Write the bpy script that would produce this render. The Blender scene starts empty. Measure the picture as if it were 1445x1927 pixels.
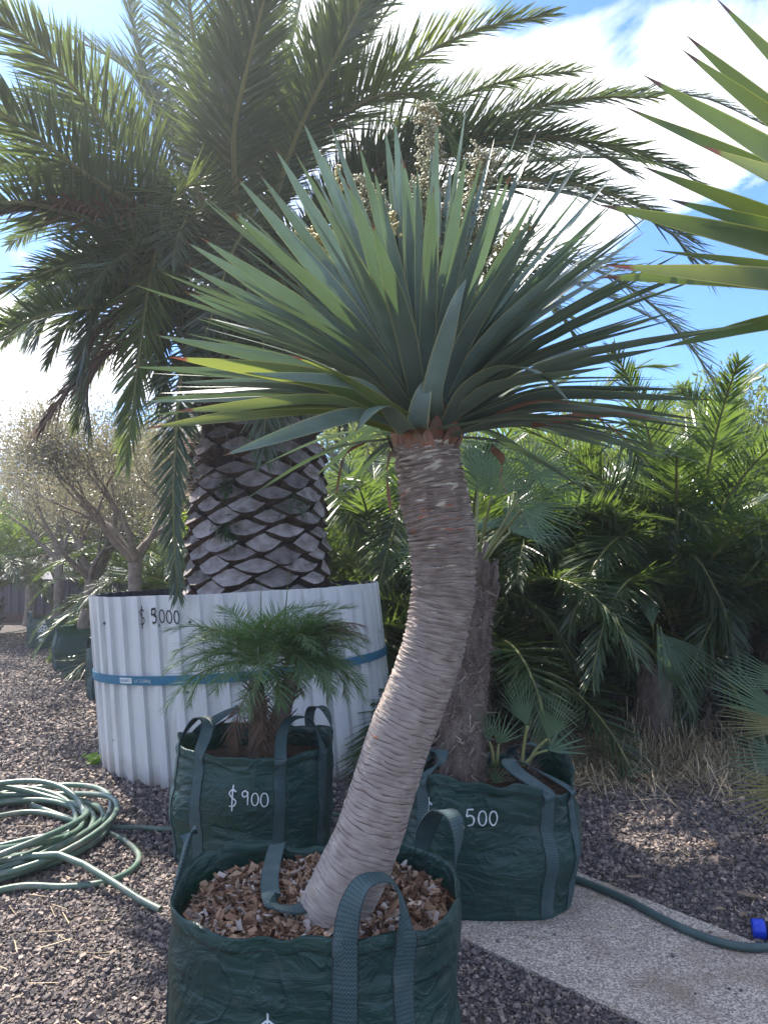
import bpy, math, random
import numpy as np
from mathutils import Vector, Matrix, noise

# ------------------------------------------------------------------ camera, sky, sun, exposure
SC = bpy.context.scene
COL = SC.collection
CAMH = 1.55
PITCH = math.atan(92 / 1400)
F, PX, PY = 1400.0, 722.5, 963.5
cam = bpy.data.cameras.new("camera")
cam.sensor_fit = 'VERTICAL'
cam.sensor_height = 36.0
cam.lens = 36.0 * F / 1927.0
cam.clip_start = 0.05
cam.clip_end = 2000
camo = bpy.data.objects.new("camera", cam)
camo.location = (0, 0, CAMH)
camo.rotation_euler = (math.pi / 2 + PITCH, 0, 0)
COL.objects.link(camo)
SC.camera = camo

SUN_EL, SUN_AZ = math.radians(50), math.radians(-37)      # azimuth from +Y towards +X
SUN_DIR = Vector((math.sin(SUN_AZ) * math.cos(SUN_EL), math.cos(SUN_AZ) * math.cos(SUN_EL), math.sin(SUN_EL)))
sun = bpy.data.lights.new("sun", 'SUN')
sun.energy = 5.0
sun.angle = math.radians(0.5)
sun.color = (1.0, 0.93, 0.82)
suno = bpy.data.objects.new("sun", sun)
suno.rotation_euler = SUN_DIR.to_track_quat('Z', 'Y').to_euler()
suno.location = (0, 0, 30)
COL.objects.link(suno)

SC.view_settings.view_transform = 'Standard'
SC.view_settings.look = 'None'
SC.view_settings.exposure = 1.5
SC.view_settings.gamma = 1.0

W = bpy.data.worlds.new("World")
SC.world = W
W.use_nodes = True


def pdir(px, py):
    cp, sp = math.cos(PITCH), math.sin(PITCH)
    r, u = (px - PX) / F, (PY - py) / F
    return Vector((r, cp - u * sp, sp + u * cp))


def P(px, py, Y):
    d = pdir(px, py)
    k = Y / d.y
    return Vector((d.x * k, Y, CAMH + d.z * k))


def G(px, py, z=0.0):
    d = pdir(px, py)
    k = (z - CAMH) / d.z
    return Vector((d.x * k, d.y * k, z))


def build_world():
    nt = W.node_tree
    nt.nodes.clear()
    N, L = nt.nodes.new, nt.links.new
    out = N('ShaderNodeOutputWorld')
    bg = N('ShaderNodeBackground')
    bg.inputs['Strength'].default_value = 0.125
    sky = N('ShaderNodeTexSky')
    sky.sky_type = 'NISHITA'
    sky.sun_disc = False
    sky.sun_elevation = SUN_EL
    sky.sun_rotation = SUN_AZ
    sky.air_density = 1.0
    sky.dust_density = 0.6
    sky.ozone_density = 2.0
    tc = N('ShaderNodeTexCoord')
    # clouds on a flat layer: divide the direction by its height
    sep = N('ShaderNodeSeparateXYZ')
    L(tc.outputs['Generated'], sep.inputs[0])
    zz = N('ShaderNodeMath'); zz.operation = 'ADD'; zz.inputs[1].default_value = 0.35
    L(sep.outputs['Z'], zz.inputs[0])
    zm = N('ShaderNodeMath'); zm.operation = 'MAXIMUM'; zm.inputs[1].default_value = 0.1
    L(zz.outputs[0], zm.inputs[0])
    dv = N('ShaderNodeVectorMath'); dv.operation = 'DIVIDE'
    cb = N('ShaderNodeCombineXYZ')
    for i in range(3):
        L(zm.outputs[0], cb.inputs[i])
    L(tc.outputs['Generated'], dv.inputs[0]); L(cb.outputs[0], dv.inputs[1])
    n1 = N('ShaderNodeTexNoise')
    n1.inputs['Scale'].default_value = 3.6
    n1.inputs['Detail'].default_value = 10
    n1.inputs['Roughness'].default_value = 0.58
    n1.inputs['Distortion'].default_value = 0.35
    mp = N('ShaderNodeMapping'); mp.inputs['Location'].default_value = (3.1, 1.7, 0.4)
    L(dv.outputs[0], mp.inputs[0]); L(mp.outputs[0], n1.inputs['Vector'])
    acc = n1.outputs['Fac']
    # banks of cloud and clear gaps, by direction
    for (px, py, rad, amp) in ((980, 130, .20, .26), (1180, 330, .17, .22), (1330, 230, .14, .24), (60, 700, .10, .20), (420, 200, .2, .05), (640, 100, .12, .15),
                               (1230, 15, .09, -.26), (1040, 40, .07, -.24), (1420, 30, .12, -.2), (930, 60, .04, -.1), (1330, 610, .17, -.42), (1440, 800, .2, -.2), (90, 60, .2, -.15), (160, 170, .1, -.12),
                               (1180, 130, .045, -.26), (1150, 210, .03, -.16), (1430, 400, .05, -.1)):
        d = pdir(px, py).normalized()
        dt = N('ShaderNodeVectorMath'); dt.operation = 'DISTANCE'
        dt.inputs[1].default_value = d
        L(tc.outputs['Generated'], dt.inputs[0])
        mr = N('ShaderNodeMapRange'); mr.interpolation_type = 'SMOOTHSTEP'
        mr.inputs['From Min'].default_value = 0.0
        mr.inputs['From Max'].default_value = rad * 1.6
        mr.inputs['To Min'].default_value = amp
        mr.inputs['To Max'].default_value = 0.0
        L(dt.outputs['Value'], mr.inputs['Value'])
        ad = N('ShaderNodeMath'); ad.operation = 'ADD'
        L(acc, ad.inputs[0]); L(mr.outputs[0], ad.inputs[1])
        acc = ad.outputs[0]
    ramp = N('ShaderNodeValToRGB')
    ramp.color_ramp.elements[0].position = 0.46
    ramp.color_ramp.elements[1].position = 0.64
    L(acc, ramp.inputs[0])
    n2 = N('ShaderNodeTexNoise')
    n2.inputs['Scale'].default_value = 6
    n2.inputs['Detail'].default_value = 6
    L(dv.outputs[0], n2.inputs['Vector'])
    cr = N('ShaderNodeValToRGB')
    cr.color_ramp.elements[0].position = 0.35
    cr.color_ramp.elements[0].color = (4.1, 4.4, 5.1, 1)
    cr.color_ramp.elements[1].position = 0.55
    cr.color_ramp.elements[1].color = (7.2, 7.2, 7.3, 1)
    L(n2.outputs['Fac'], cr.inputs[0])
    gain = N('ShaderNodeMix'); gain.data_type = 'RGBA'; gain.blend_type = 'MULTIPLY'
    gain.inputs[0].default_value = 1.0
    gain.inputs[7].default_value = (0.36, 0.56, 0.86, 1)
    L(sky.outputs[0], gain.inputs[6])
    mx = N('ShaderNodeMix'); mx.data_type = 'RGBA'
    L(ramp.outputs[0], mx.inputs[0]); L(gain.outputs[2], mx.inputs[6]); L(cr.outputs[0], mx.inputs[7])
    L(mx.outputs[2], bg.inputs['Color'])
    L(bg.outputs[0], out.inputs['Surface'])


build_world()

# ------------------------------------------------------------------ helpers
rnd = random.Random(11)
U = rnd.uniform
Z = Vector((0, 0, 1))


class MB:
    """collects vertices, faces and a per-vertex uv, and links them as one mesh object"""

    def __init__(s):
        s.v, s.f, s.uv, s.mi = [], [], [], []

    def add(s, p, uv=(0, 0)):
        s.v.append((p[0], p[1], p[2])); s.uv.append(uv)
        return len(s.v) - 1

    def face(s, *idx, m=0):
        s.f.append(idx); s.mi.append(m)

    def grid(s, rows, uvs=None, closed=False, m=0):
        ids = []
        for i, r in enumerate(rows):
            ids.append([s.add(p, uvs[i][j] if uvs else (j / max(1, len(r) - 1), i / max(1, len(rows) - 1))) for j, p in enumerate(r)])
        n = len(rows[0])
        for i in range(len(rows) - 1):
            for j in range(n if closed else n - 1):
                k = (j + 1) % n
                s.face(ids[i][j], ids[i][k], ids[i + 1][k], ids[i + 1][j], m=m)
        return ids

    def tube(s, pts, rad, n=8, cap=True, m=0):
        pts = [Vector(p) for p in pts]
        rows, up = [], None
        for i, p in enumerate(pts):
            t = (pts[min(i + 1, len(pts) - 1)] - pts[max(i - 1, 0)]).normalized()
            if up is None:
                up = t.orthogonal().normalized()
            up = (up - t * up.dot(t)).normalized()
            b = t.cross(up)
            r = rad[i] if hasattr(rad, '__len__') else rad
            rows.append([p + (up * math.cos(2 * math.pi * k / n) + b * math.sin(2 * math.pi * k / n)) * r for k in range(n)])
        ids = s.grid(rows, closed=True, m=m)
        if cap:
            s.face(*ids[-1], m=m); s.face(*reversed(ids[0]), m=m)

    def box(s, c, sx, sy, sz, rot=None, m=0):
        c = Vector(c); ids = []
        for dx in (-1, 1):
            for dy in (-1, 1):
                for dz in (-1, 1):
                    o = Vector((dx * sx / 2, dy * sy / 2, dz * sz / 2))
                    ids.append(s.add(c + (rot @ o if rot else o)))
        for q in ((0, 1, 3, 2), (4, 6, 7, 5), (0, 4, 5, 1), (2, 3, 7, 6), (0, 2, 6, 4), (1, 5, 7, 3)):
            s.face(*[ids[k] for k in q], m=m)

    def mesh(s, name, mats, smooth=True):
        me = bpy.data.meshes.new(name)
        me.from_pydata(s.v, [], s.f)
        uvl = me.uv_layers.new(name="UVMap")
        li = np.empty(len(me.loops), dtype=np.int32)
        me.loops.foreach_get("vertex_index", li)
        uvl.data.foreach_set("uv", np.asarray(s.uv, dtype=np.float32)[li].ravel())
        for mt in (mats if isinstance(mats, (list, tuple)) else [mats]):
            me.materials.append(mt)
        me.polygons.foreach_set("material_index", np.asarray(s.mi, dtype=np.int32))
        me.polygons.foreach_set("use_smooth", np.full(len(s.f), smooth))
        me.update()
        return me

    def build(s, name, mats, parent=None, smooth=True):
        return link(name, s.mesh(name, mats, smooth), parent)


def link(name, me, parent=None):
    o = bpy.data.objects.new(name, me)
    COL.objects.link(o)
    if parent is not None:
        o.parent = parent
        o.matrix_parent_inverse = Matrix.Translation(-parent.location)
    return o


def tag(o, label=None, cat=None, group=None, kind=None):
    if label: o['label'] = label
    if cat: o['category'] = cat
    if group: o['group'] = group
    if kind: o['kind'] = kind
    return o


def thing(name, label, cat, loc=(0, 0, 0), group=None):
    o = bpy.data.objects.new(name, None)
    o.empty_display_size = 0.1
    o.location = loc
    COL.objects.link(o)
    return tag(o, label, cat, group)


def catmull(pts, n):
    pts = [Vector(p) for p in pts]
    q = [pts[0] * 2 - pts[1]] + pts + [pts[-1] * 2 - pts[-2]]
    out, m = [], len(pts) - 1
    for k in range(n + 1):
        x = k / n * m
        i = min(int(x), m - 1); t = x - i
        a, b, c, d = q[i], q[i + 1], q[i + 2], q[i + 3]
        out.append(0.5 * ((2 * b) + (c - a) * t + (2 * a - 5 * b + 4 * c - d) * t * t + (3 * b - a - 3 * c + d) * t ** 3))
    return out


def resample(pts, n):
    d = [0]
    for i in range(1, len(pts)):
        d.append(d[-1] + (pts[i] - pts[i - 1]).length)
    out, j = [], 0
    for k in range(n + 1):
        x = d[-1] * k / n
        while j < len(d) - 2 and d[j + 1] < x:
            j += 1
        f = (x - d[j]) / max(1e-9, d[j + 1] - d[j])
        out.append(pts[j].lerp(pts[j + 1], min(1, max(0, f))))
    return out


# ------------------------------------------------------------------ materials
def nodemat(name):
    m = bpy.data.materials.new(name)
    m.use_nodes = True
    nt = m.node_tree
    b = nt.nodes['Principled BSDF']
    return m, nt, b, nt.nodes.new, nt.links.new


def scale_col(c, k):
    return (min(1, c[0] * k), min(1, c[1] * k), min(1, c[2] * k), 1)


def mat(name, col, col2=None, nscale=6.0, detail=4, rough=.7, spec=.3, isl=0.0, bump=0.0, bscale=40.0, transl=0.0, tcol=None,
        metallic=0.0, coords='Object', stretch=None, sheen=0.0, ramp=(.3, .7)):
    m, nt, b, N, L = nodemat(name)
    b.inputs['Roughness'].default_value = rough
    b.inputs['Specular IOR Level'].default_value = spec
    b.inputs['Metallic'].default_value = metallic
    tc = N('ShaderNodeTexCoord')
    vec = tc.outputs[coords]
    if stretch:
        mp = N('ShaderNodeMapping'); mp.inputs['Scale'].default_value = stretch
        L(vec, mp.inputs[0]); vec = mp.outputs[0]
    nz = N('ShaderNodeTexNoise')
    nz.inputs['Scale'].default_value = nscale; nz.inputs['Detail'].default_value = detail
    L(vec, nz.inputs['Vector'])
    rp = N('ShaderNodeValToRGB')
    col2 = col2 or tuple(c * 0.65 for c in col)
    rp.color_ramp.elements[0].position, rp.color_ramp.elements[1].position = ramp
    rp.color_ramp.elements[0].color = (*col2[:3], 1); rp.color_ramp.elements[1].color = (*col[:3], 1)
    L(nz.outputs['Fac'], rp.inputs[0])
    c = rp.outputs[0]
    if isl:
        g = N('ShaderNodeNewGeometry')
        mr = N('ShaderNodeMapRange')
        mr.inputs['To Min'].default_value = 1 - isl; mr.inputs['To Max'].default_value = 1 + isl
        L(g.outputs['Random Per Island'], mr.inputs['Value'])
        mu = N('ShaderNodeVectorMath'); mu.operation = 'SCALE'
        L(c, mu.inputs[0]); L(mr.outputs[0], mu.inputs['Scale'])
        c = mu.outputs[0]
    L(c, b.inputs['Base Color'])
    if bump:
        n2 = N('ShaderNodeTexNoise')
        n2.inputs['Scale'].default_value = bscale; n2.inputs['Detail'].default_value = 4
        L(vec, n2.inputs['Vector'])
        bp = N('ShaderNodeBump'); bp.inputs['Strength'].default_value = bump; bp.inputs['Distance'].default_value = .01
        L(n2.outputs['Fac'], bp.inputs['Height']); L(bp.outputs[0], b.inputs['Normal'])
    if transl:
        t = N('ShaderNodeBsdfTranslucent')
        if tcol:
            t.inputs['Color'].default_value = (*tcol, 1)
        else:
            L(c, t.inputs['Color'])
        mx = N('ShaderNodeMixShader'); mx.inputs[0].default_value = transl
        L(b.outputs[0], mx.inputs[1]); L(t.outputs[0], mx.inputs[2])
        L(mx.outputs[0], nt.nodes['Material Output'].inputs['Surface'])
    return m


def sword_mat(name, base, base2, edge, tipc, tip_at=.965, transl=.3, tcol=(.22, .34, .03)):
    """leaf blade: uv.x across, uv.y along; pale margin, dry tip, fine lengthwise lines"""
    m, nt, b, N, L = nodemat(name)
    uv = N('ShaderNodeUVMap'); sp = N('ShaderNodeSeparateXYZ'); L(uv.outputs[0], sp.inputs[0])
    mp = N('ShaderNodeMapping'); mp.inputs['Scale'].default_value = (26, 1.6, 1); L(uv.outputs[0], mp.inputs[0])
    nz = N('ShaderNodeTexNoise'); nz.inputs['Scale'].default_value = 1.0; nz.inputs['Detail'].default_value = 3
    g = N('ShaderNodeNewGeometry')
    L(mp.outputs[0], nz.inputs['Vector'])
    rp = N('ShaderNodeMix'); rp.data_type = 'RGBA'; rp.inputs[6].default_value = (*base, 1); rp.inputs[7].default_value = (*base2, 1)
    L(nz.outputs['Fac'], rp.inputs[0])
    # broad blotches
    tc = N('ShaderNodeTexCoord'); n2 = N('ShaderNodeTexNoise'); n2.inputs['Scale'].default_value = 7; n2.inputs['Detail'].default_value = 5
    L(tc.outputs['Object'], n2.inputs['Vector'])
    mr = N('ShaderNodeMapRange'); mr.inputs['From Min'].default_value = .3; mr.inputs['From Max'].default_value = .7
    mr.inputs['To Min'].default_value = .72; mr.inputs['To Max'].default_value = 1.3; L(n2.outputs['Fac'], mr.inputs['Value'])
    oi = N('ShaderNodeObjectInfo'); om = N('ShaderNodeMapRange'); om.inputs['To Min'].default_value = .78; om.inputs['To Max'].default_value = 1.22; L(oi.outputs['Random'], om.inputs['Value'])
    hs = N('ShaderNodeHueSaturation'); hr = N('ShaderNodeMapRange'); hr.inputs['To Min'].default_value = .475; hr.inputs['To Max'].default_value = .515
    om2 = N('ShaderNodeMath'); om2.operation = 'MULTIPLY'; om2.inputs[1].default_value = 7.31; L(oi.outputs['Random'], om2.inputs[0])
    om3 = N('ShaderNodeMath'); om3.operation = 'FRACT'; L(om2.outputs[0], om3.inputs[0]); L(om3.outputs[0], hr.inputs['Value']); L(hr.outputs[0], hs.inputs['Hue']); L(om.outputs[0], hs.inputs['Value'])
    L(rp.outputs[2], hs.inputs['Color'])
    fl = N('ShaderNodeTexNoise'); fl.inputs['Scale'].default_value = 34; fl.inputs['Detail'].default_value = 5; L(tc.outputs['Object'], fl.inputs['Vector'])
    fm = N('ShaderNodeMapRange'); fm.inputs['From Min'].default_value = .67; fm.inputs['From Max'].default_value = .74; fm.inputs['To Max'].default_value = .6; L(fl.outputs['Fac'], fm.inputs['Value'])
    fx = N('ShaderNodeMix'); fx.data_type = 'RGBA'; fx.inputs[7].default_value = (.13, .085, .045, 1); L(fm.outputs[0], fx.inputs[0]); L(hs.outputs[0], fx.inputs[6])
    sc = N('ShaderNodeVectorMath'); sc.operation = 'SCALE'; L(fx.outputs[2], sc.inputs[0]); L(mr.outputs[0], sc.inputs['Scale'])
    e = N('ShaderNodeMath'); e.operation = 'SUBTRACT'; e.inputs[1].default_value = .5; L(sp.outputs['X'], e.inputs[0])
    ea = N('ShaderNodeMath'); ea.operation = 'ABSOLUTE'; L(e.outputs[0], ea.inputs[0])
    em = N('ShaderNodeMapRange'); em.inputs['From Min'].default_value = .435; em.inputs['From Max'].default_value = .465; L(ea.outputs[0], em.inputs['Value'])
    m1 = N('ShaderNodeMix'); m1.data_type = 'RGBA'; m1.inputs[7].default_value = (*edge, 1)
    L(em.outputs[0], m1.inputs[0]); L(sc.outputs[0], m1.inputs[6])
    tn = N('ShaderNodeMath'); tn.operation = 'MULTIPLY_ADD'; tn.inputs[1].default_value = .05; L(n2.outputs['Fac'], tn.inputs[0]); L(sp.outputs['Y'], tn.inputs[2])
    tm = N('ShaderNodeMapRange'); tm.inputs['From Min'].default_value = tip_at + .015; tm.inputs['From Max'].default_value = tip_at + .03; L(tn.outputs[0], tm.inputs['Value'])
    m2 = N('ShaderNodeMix'); m2.data_type = 'RGBA'; m2.inputs[7].default_value = (*tipc, 1)
    L(tm.outputs[0], m2.inputs[0]); L(m1.outputs[2], m2.inputs[6])
    L(m2.outputs[2], b.inputs['Base Color'])
    b.inputs['Roughness'].default_value = .38
    b.inputs['Specular IOR Level'].default_value = .45
    bp = N('ShaderNodeBump'); bp.inputs['Strength'].default_value = .25; bp.inputs['Distance'].default_value = .004
    L(nz.outputs['Fac'], bp.inputs['Height']); L(bp.outputs[0], b.inputs['Normal'])
    t = N('ShaderNodeBsdfTranslucent')
    tm2 = N('ShaderNodeMix'); tm2.data_type = 'RGBA'; tm2.inputs[6].default_value = (*tcol, 1)
    L(tm.outputs[0], tm2.inputs[0]); tm2.inputs[7].default_value = (*tipc, 1)
    L(tm2.outputs[2], t.inputs['Color'])
    mx = N('ShaderNodeMixShader'); mx.inputs[0].default_value = transl
    L(b.outputs[0], mx.inputs[1]); L(t.outputs[0], mx.inputs[2]); L(mx.outputs[0], nt.nodes['Material Output'].inputs['Surface'])
    return m


M = {}
M['sword'] = sword_mat('dragon_leaf', (.122, .176, .150), (.165, .220, .188), (.38, .37, .18), (.13, .06, .03), tip_at=.975, transl=.15, tcol=(.13, .22, .07))
M['sword_old'] = sword_mat('dragon_leaf_yellowing', (.11, .165, .065), (.15, .205, .075), (.46, .40, .12), (.22, .07, .04), tip_at=.945, transl=.27, tcol=(.32, .38, .07))
M['sword_pale'] = sword_mat('dragon_leaf_glaucous', (.12, .17, .145), (.165, .22, .19), (.40, .40, .20), (.18, .08, .05), transl=.18, tcol=(.16, .26, .10))
M['sword_big'] = sword_mat('dragon_leaf_deep', (.055, .10, .03), (.085, .14, .04), (.40, .38, .08), (.09, .04, .03), tip_at=.95, transl=.22, tcol=(.20, .28, .03))
M['dead_leaf'] = mat('dry_sword_leaf', (.30, .15, .09), (.20, .09, .05), nscale=12, rough=.7, transl=.2)
M['frond'] = mat('palm_leaflet', (.075, .105, .060), (.048, .074, .046), nscale=2.5, rough=.36, spec=.55, isl=.35, transl=.30, tcol=(.15, .21, .05))
M['frond_light'] = mat('palm_leaflet_young', (.105, .150, .050), (.070, .110, .040), nscale=2.5, rough=.36, spec=.5, isl=.3, transl=.36, tcol=(.26, .33, .07))
M['frond_bg'] = mat('palm_leaflet_far', (.048, .080, .036), (.028, .052, .027), nscale=1.3, rough=.34, spec=.6, isl=.4, transl=.32, tcol=(.21, .32, .05))
M['frond_dead'] = mat('palm_leaflet_dry', (.20, .130, .085), (.115, .07, .05), nscale=5, rough=.75, isl=.4, transl=.25, tcol=(.26, .13, .06))
M['rachis'] = mat('palm_rachis', (.22, .22, .075), (.15, .15, .06), nscale=5, rough=.45, spec=.4)
M['pygmy'] = mat('pygmy_leaflet', (.135, .22, .095), (.08, .15, .07), nscale=4, rough=.34, spec=.55, isl=.4, transl=.3, tcol=(.16, .30, .03))
M['fan'] = mat('fan_leaf', (.115, .185, .10), (.08, .14, .08), nscale=6, rough=.42, spec=.45, isl=.22, transl=.28, tcol=(.18, .30, .06))
M['fan_yellow'] = mat('fan_leaf_yellowing', (.24, .21, .07), (.14, .15, .055), nscale=6, rough=.5, spec=.35, isl=.3, transl=.3, tcol=(.35, .30, .05))
M['bark_fibre'] = mat('palm_fibre', (.20, .155, .13), (.075, .055, .046), nscale=22, rough=.9, spec=.1, bump=.8, bscale=60, stretch=(1, 1, .35))
M['fibre_strand'] = mat('fibre_strand', (.30, .24, .20), (.13, .09, .075), nscale=5, rough=.85, spec=.15, isl=.6)
M['scar'] = mat('cut_leaf_base', (.36, .325, .315), (.15, .125, .112), nscale=11, detail=9, rough=.85, spec=.2, isl=.42, bump=.5, bscale=45)
M['scar_side'] = mat('leaf_base_side', (.14, .100, .078), (.065, .047, .04), nscale=14, rough=.9, spec=.15, bump=.6, bscale=50)
M['trunk_core'] = mat('palm_trunk_core', (.06, .047, .04), (.025, .02, .018), nscale=12, rough=.95, spec=.1, bump=1, bscale=40)
M['stub'] = mat('petiole_stub', (.16, .10, .05), (.07, .045, .03), nscale=7, rough=.7, spec=.25)
M['olive_bark'] = mat('tree_bark', (.30, .255, .215), (.17, .14, .12), nscale=14, rough=.9, spec=.1, bump=.6, bscale=40)
M['olive_leaf'] = mat('sparse_leaf', (.215, .205, .165), (.13, .135, .105), nscale=2, rough=.45, spec=.5, isl=.45, transl=.3, tcol=(.32, .29, .16))
M['tree_leaf'] = mat('far_leaf', (.085, .125, .045), (.05, .08, .035), nscale=1, rough=.5, spec=.4, isl=.45, transl=.35, tcol=(.30, .38, .06))
M['weed'] = mat('weed_leaf', (.20, .34, .04), (.13, .26, .03), nscale=20, rough=.5, isl=.2, transl=.4, tcol=(.5, .62, .06))
M['fern'] = mat('fern_leaf', (.055, .12, .045), (.04, .09, .035), nscale=9, rough=.5, isl=.3, transl=.3)
M['straw'] = mat('dry_straw', (.56, .46, .31), (.32, .25, .16), nscale=3, rough=.8, spec=.2, isl=.45, transl=.15)
M['litter'] = mat('leaf_litter', (.16, .115, .085), (.07, .05, .04), nscale=3, rough=.85, spec=.15, isl=.6)
M['dry_leaf'] = mat('fallen_leaf', (.33, .25, .17), (.22, .16, .11), nscale=15, rough=.8, isl=.3, transl=.2)
M['red_leaf'] = mat('red_fallen_leaf', (.42, .13, .09), (.3, .07, .05), nscale=20, rough=.6)
M['chip'] = mat('wood_chip', (.38, .25, .16), (.20, .11, .07), nscale=9, rough=.85, spec=.2, isl=.6)
_nt = M['chip'].node_tree
_g = _nt.nodes.new('ShaderNodeNewGeometry'); _rp = _nt.nodes.new('ShaderNodeValToRGB'); _e = _rp.color_ramp.elements
_e[0].position = 0; _e[0].color = (.055, .03, .02, 1); _e[1].position = 1; _e[1].color = (.55, .47, .40, 1)
for _p, _c in ((.3, (.16, .085, .05, 1)), (.55, (.30, .18, .11, 1)), (.75, (.42, .28, .18, 1)), (.88, (.33, .28, .26, 1))):
    _x = _e.new(_p); _x.color = _c
_nt.links.new(_g.outputs['Random Per Island'], _rp.inputs[0]); _nt.links.new(_rp.outputs[0], _nt.nodes['Principled BSDF'].inputs['Base Color'])
M['soil'] = mat('potting_soil', (.085, .055, .04), (.035, .024, .018), nscale=30, rough=.95, spec=.1, bump=1, bscale=60)
M['bud'] = mat('flower_bud', (.40, .355, .215), (.26, .245, .15), nscale=9, rough=.6, isl=.35)
M['bud_cream'] = mat('flower_bud_cream', (.62, .52, .25), (.45, .36, .16), nscale=9, rough=.6, isl=.35)
M['stalk'] = mat('flower_stalk', (.20, .23, .11), nscale=9, rough=.6)
M['hose'] = mat('hose_rubber', (.085, .145, .105), (.17, .19, .155), nscale=11, detail=8, ramp=(.34, .5), rough=.36, spec=.5, bump=.08, bscale=30)
M['hose_dark'] = mat('hose_rubber_dark', (.06, .105, .10), (.04, .07, .07), nscale=9, rough=.4, spec=.5)
M['hose_bore'] = mat('hose_bore', (.02, .02, .02), rough=.9)
M['blue'] = mat('blue_plastic', (.01, .06, .62), (.01, .045, .5), nscale=9, rough=.35, spec=.5)
M['black'] = mat('black_plastic', (.035, .037, .045), (.025, .025, .03), nscale=30, rough=.45)
M['white_ink'] = mat('white_marker', (.75, .78, .78), (.6, .64, .64), nscale=40, rough=.6)
M['black_ink'] = mat('black_marker', (.03, .03, .035), rough=.5)
M['fence'] = mat('fence_steel', (.085, .075, .10), (.065, .055, .08), nscale=3, rough=.5, spec=.4)
M['sleeper'] = mat('fence_base_board', (.11, .05, .045), (.07, .035, .03), nscale=6, rough=.8, stretch=(.3, 3, 3))
M['strap'] = mat('strap_webbing', (.05, .19, .29), (.035, .15, .24), nscale=30, rough=.65, bump=.5, bscale=300)
M['strap_print'] = mat('strap_print', (.70, .74, .74), rough=.6)
M['steel_white'] = mat('painted_steel', (.68, .685, .67), (.56, .57, .565), nscale=3.2, detail=9, rough=.42, spec=.4, stretch=(1, 1, .25), bump=.06, bscale=15)
def dirt_foot(m, h, colr):
    nt = m.node_tree; N, L = nt.nodes.new, nt.links.new
    b = nt.nodes['Principled BSDF']; src = b.inputs['Base Color'].links[0].from_socket
    tc = N('ShaderNodeTexCoord'); sp = N('ShaderNodeSeparateXYZ'); L(tc.outputs['Object'], sp.inputs[0])
    nz = N('ShaderNodeTexNoise'); nz.inputs['Scale'].default_value = 7; nz.inputs['Detail'].default_value = 9; L(tc.outputs['Object'], nz.inputs['Vector'])
    ad = N('ShaderNodeMath'); ad.operation = 'MULTIPLY_ADD'; ad.inputs[1].default_value = -h * 2.6; L(nz.outputs['Fac'], ad.inputs[0]); L(sp.outputs['Z'], ad.inputs[2])
    mr = N('ShaderNodeMapRange'); mr.inputs['From Min'].default_value = -h * 1.5; mr.inputs['From Max'].default_value = h * .3; mr.inputs['To Min'].default_value = .75; mr.inputs['To Max'].default_value = 0; L(ad.outputs[0], mr.inputs['Value'])
    sk = N('ShaderNodeTexNoise'); sk.inputs['Scale'].default_value = 1; sk.inputs['Detail'].default_value = 6
    mp = N('ShaderNodeMapping'); mp.inputs['Scale'].default_value = (22, 22, 1.6); L(tc.outputs['Object'], mp.inputs[0]); L(mp.outputs[0], sk.inputs['Vector'])
    sm = N('ShaderNodeMapRange'); sm.inputs['From Min'].default_value = .56; sm.inputs['From Max'].default_value = .75; sm.inputs['To Max'].default_value = .35; L(sk.outputs['Fac'], sm.inputs['Value'])
    mx = N('ShaderNodeMath'); mx.operation = 'MAXIMUM'; L(mr.outputs[0], mx.inputs[0]); L(sm.outputs[0], mx.inputs[1])
    mi = N('ShaderNodeMix'); mi.data_type = 'RGBA'; mi.inputs[7].default_value = (*colr, 1); L(mx.outputs[0], mi.inputs[0]); L(src, mi.inputs[6]); L(mi.outputs[2], b.inputs['Base Color'])


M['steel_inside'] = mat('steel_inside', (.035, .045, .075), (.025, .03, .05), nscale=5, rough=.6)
dirt_foot(M['steel_white'], .10, (.33, .28, .23))
M['lead_line'] = mat('sheet_joint', (.06, .06, .065), rough=.7)
M['screw'] = mat('screw_head', (.16, .16, .17), rough=.5, metallic=.6)
M['orange_mesh'] = mat('orange_net', (.55, .16, .05), (.35, .1, .03), nscale=30, rough=.6)


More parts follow.
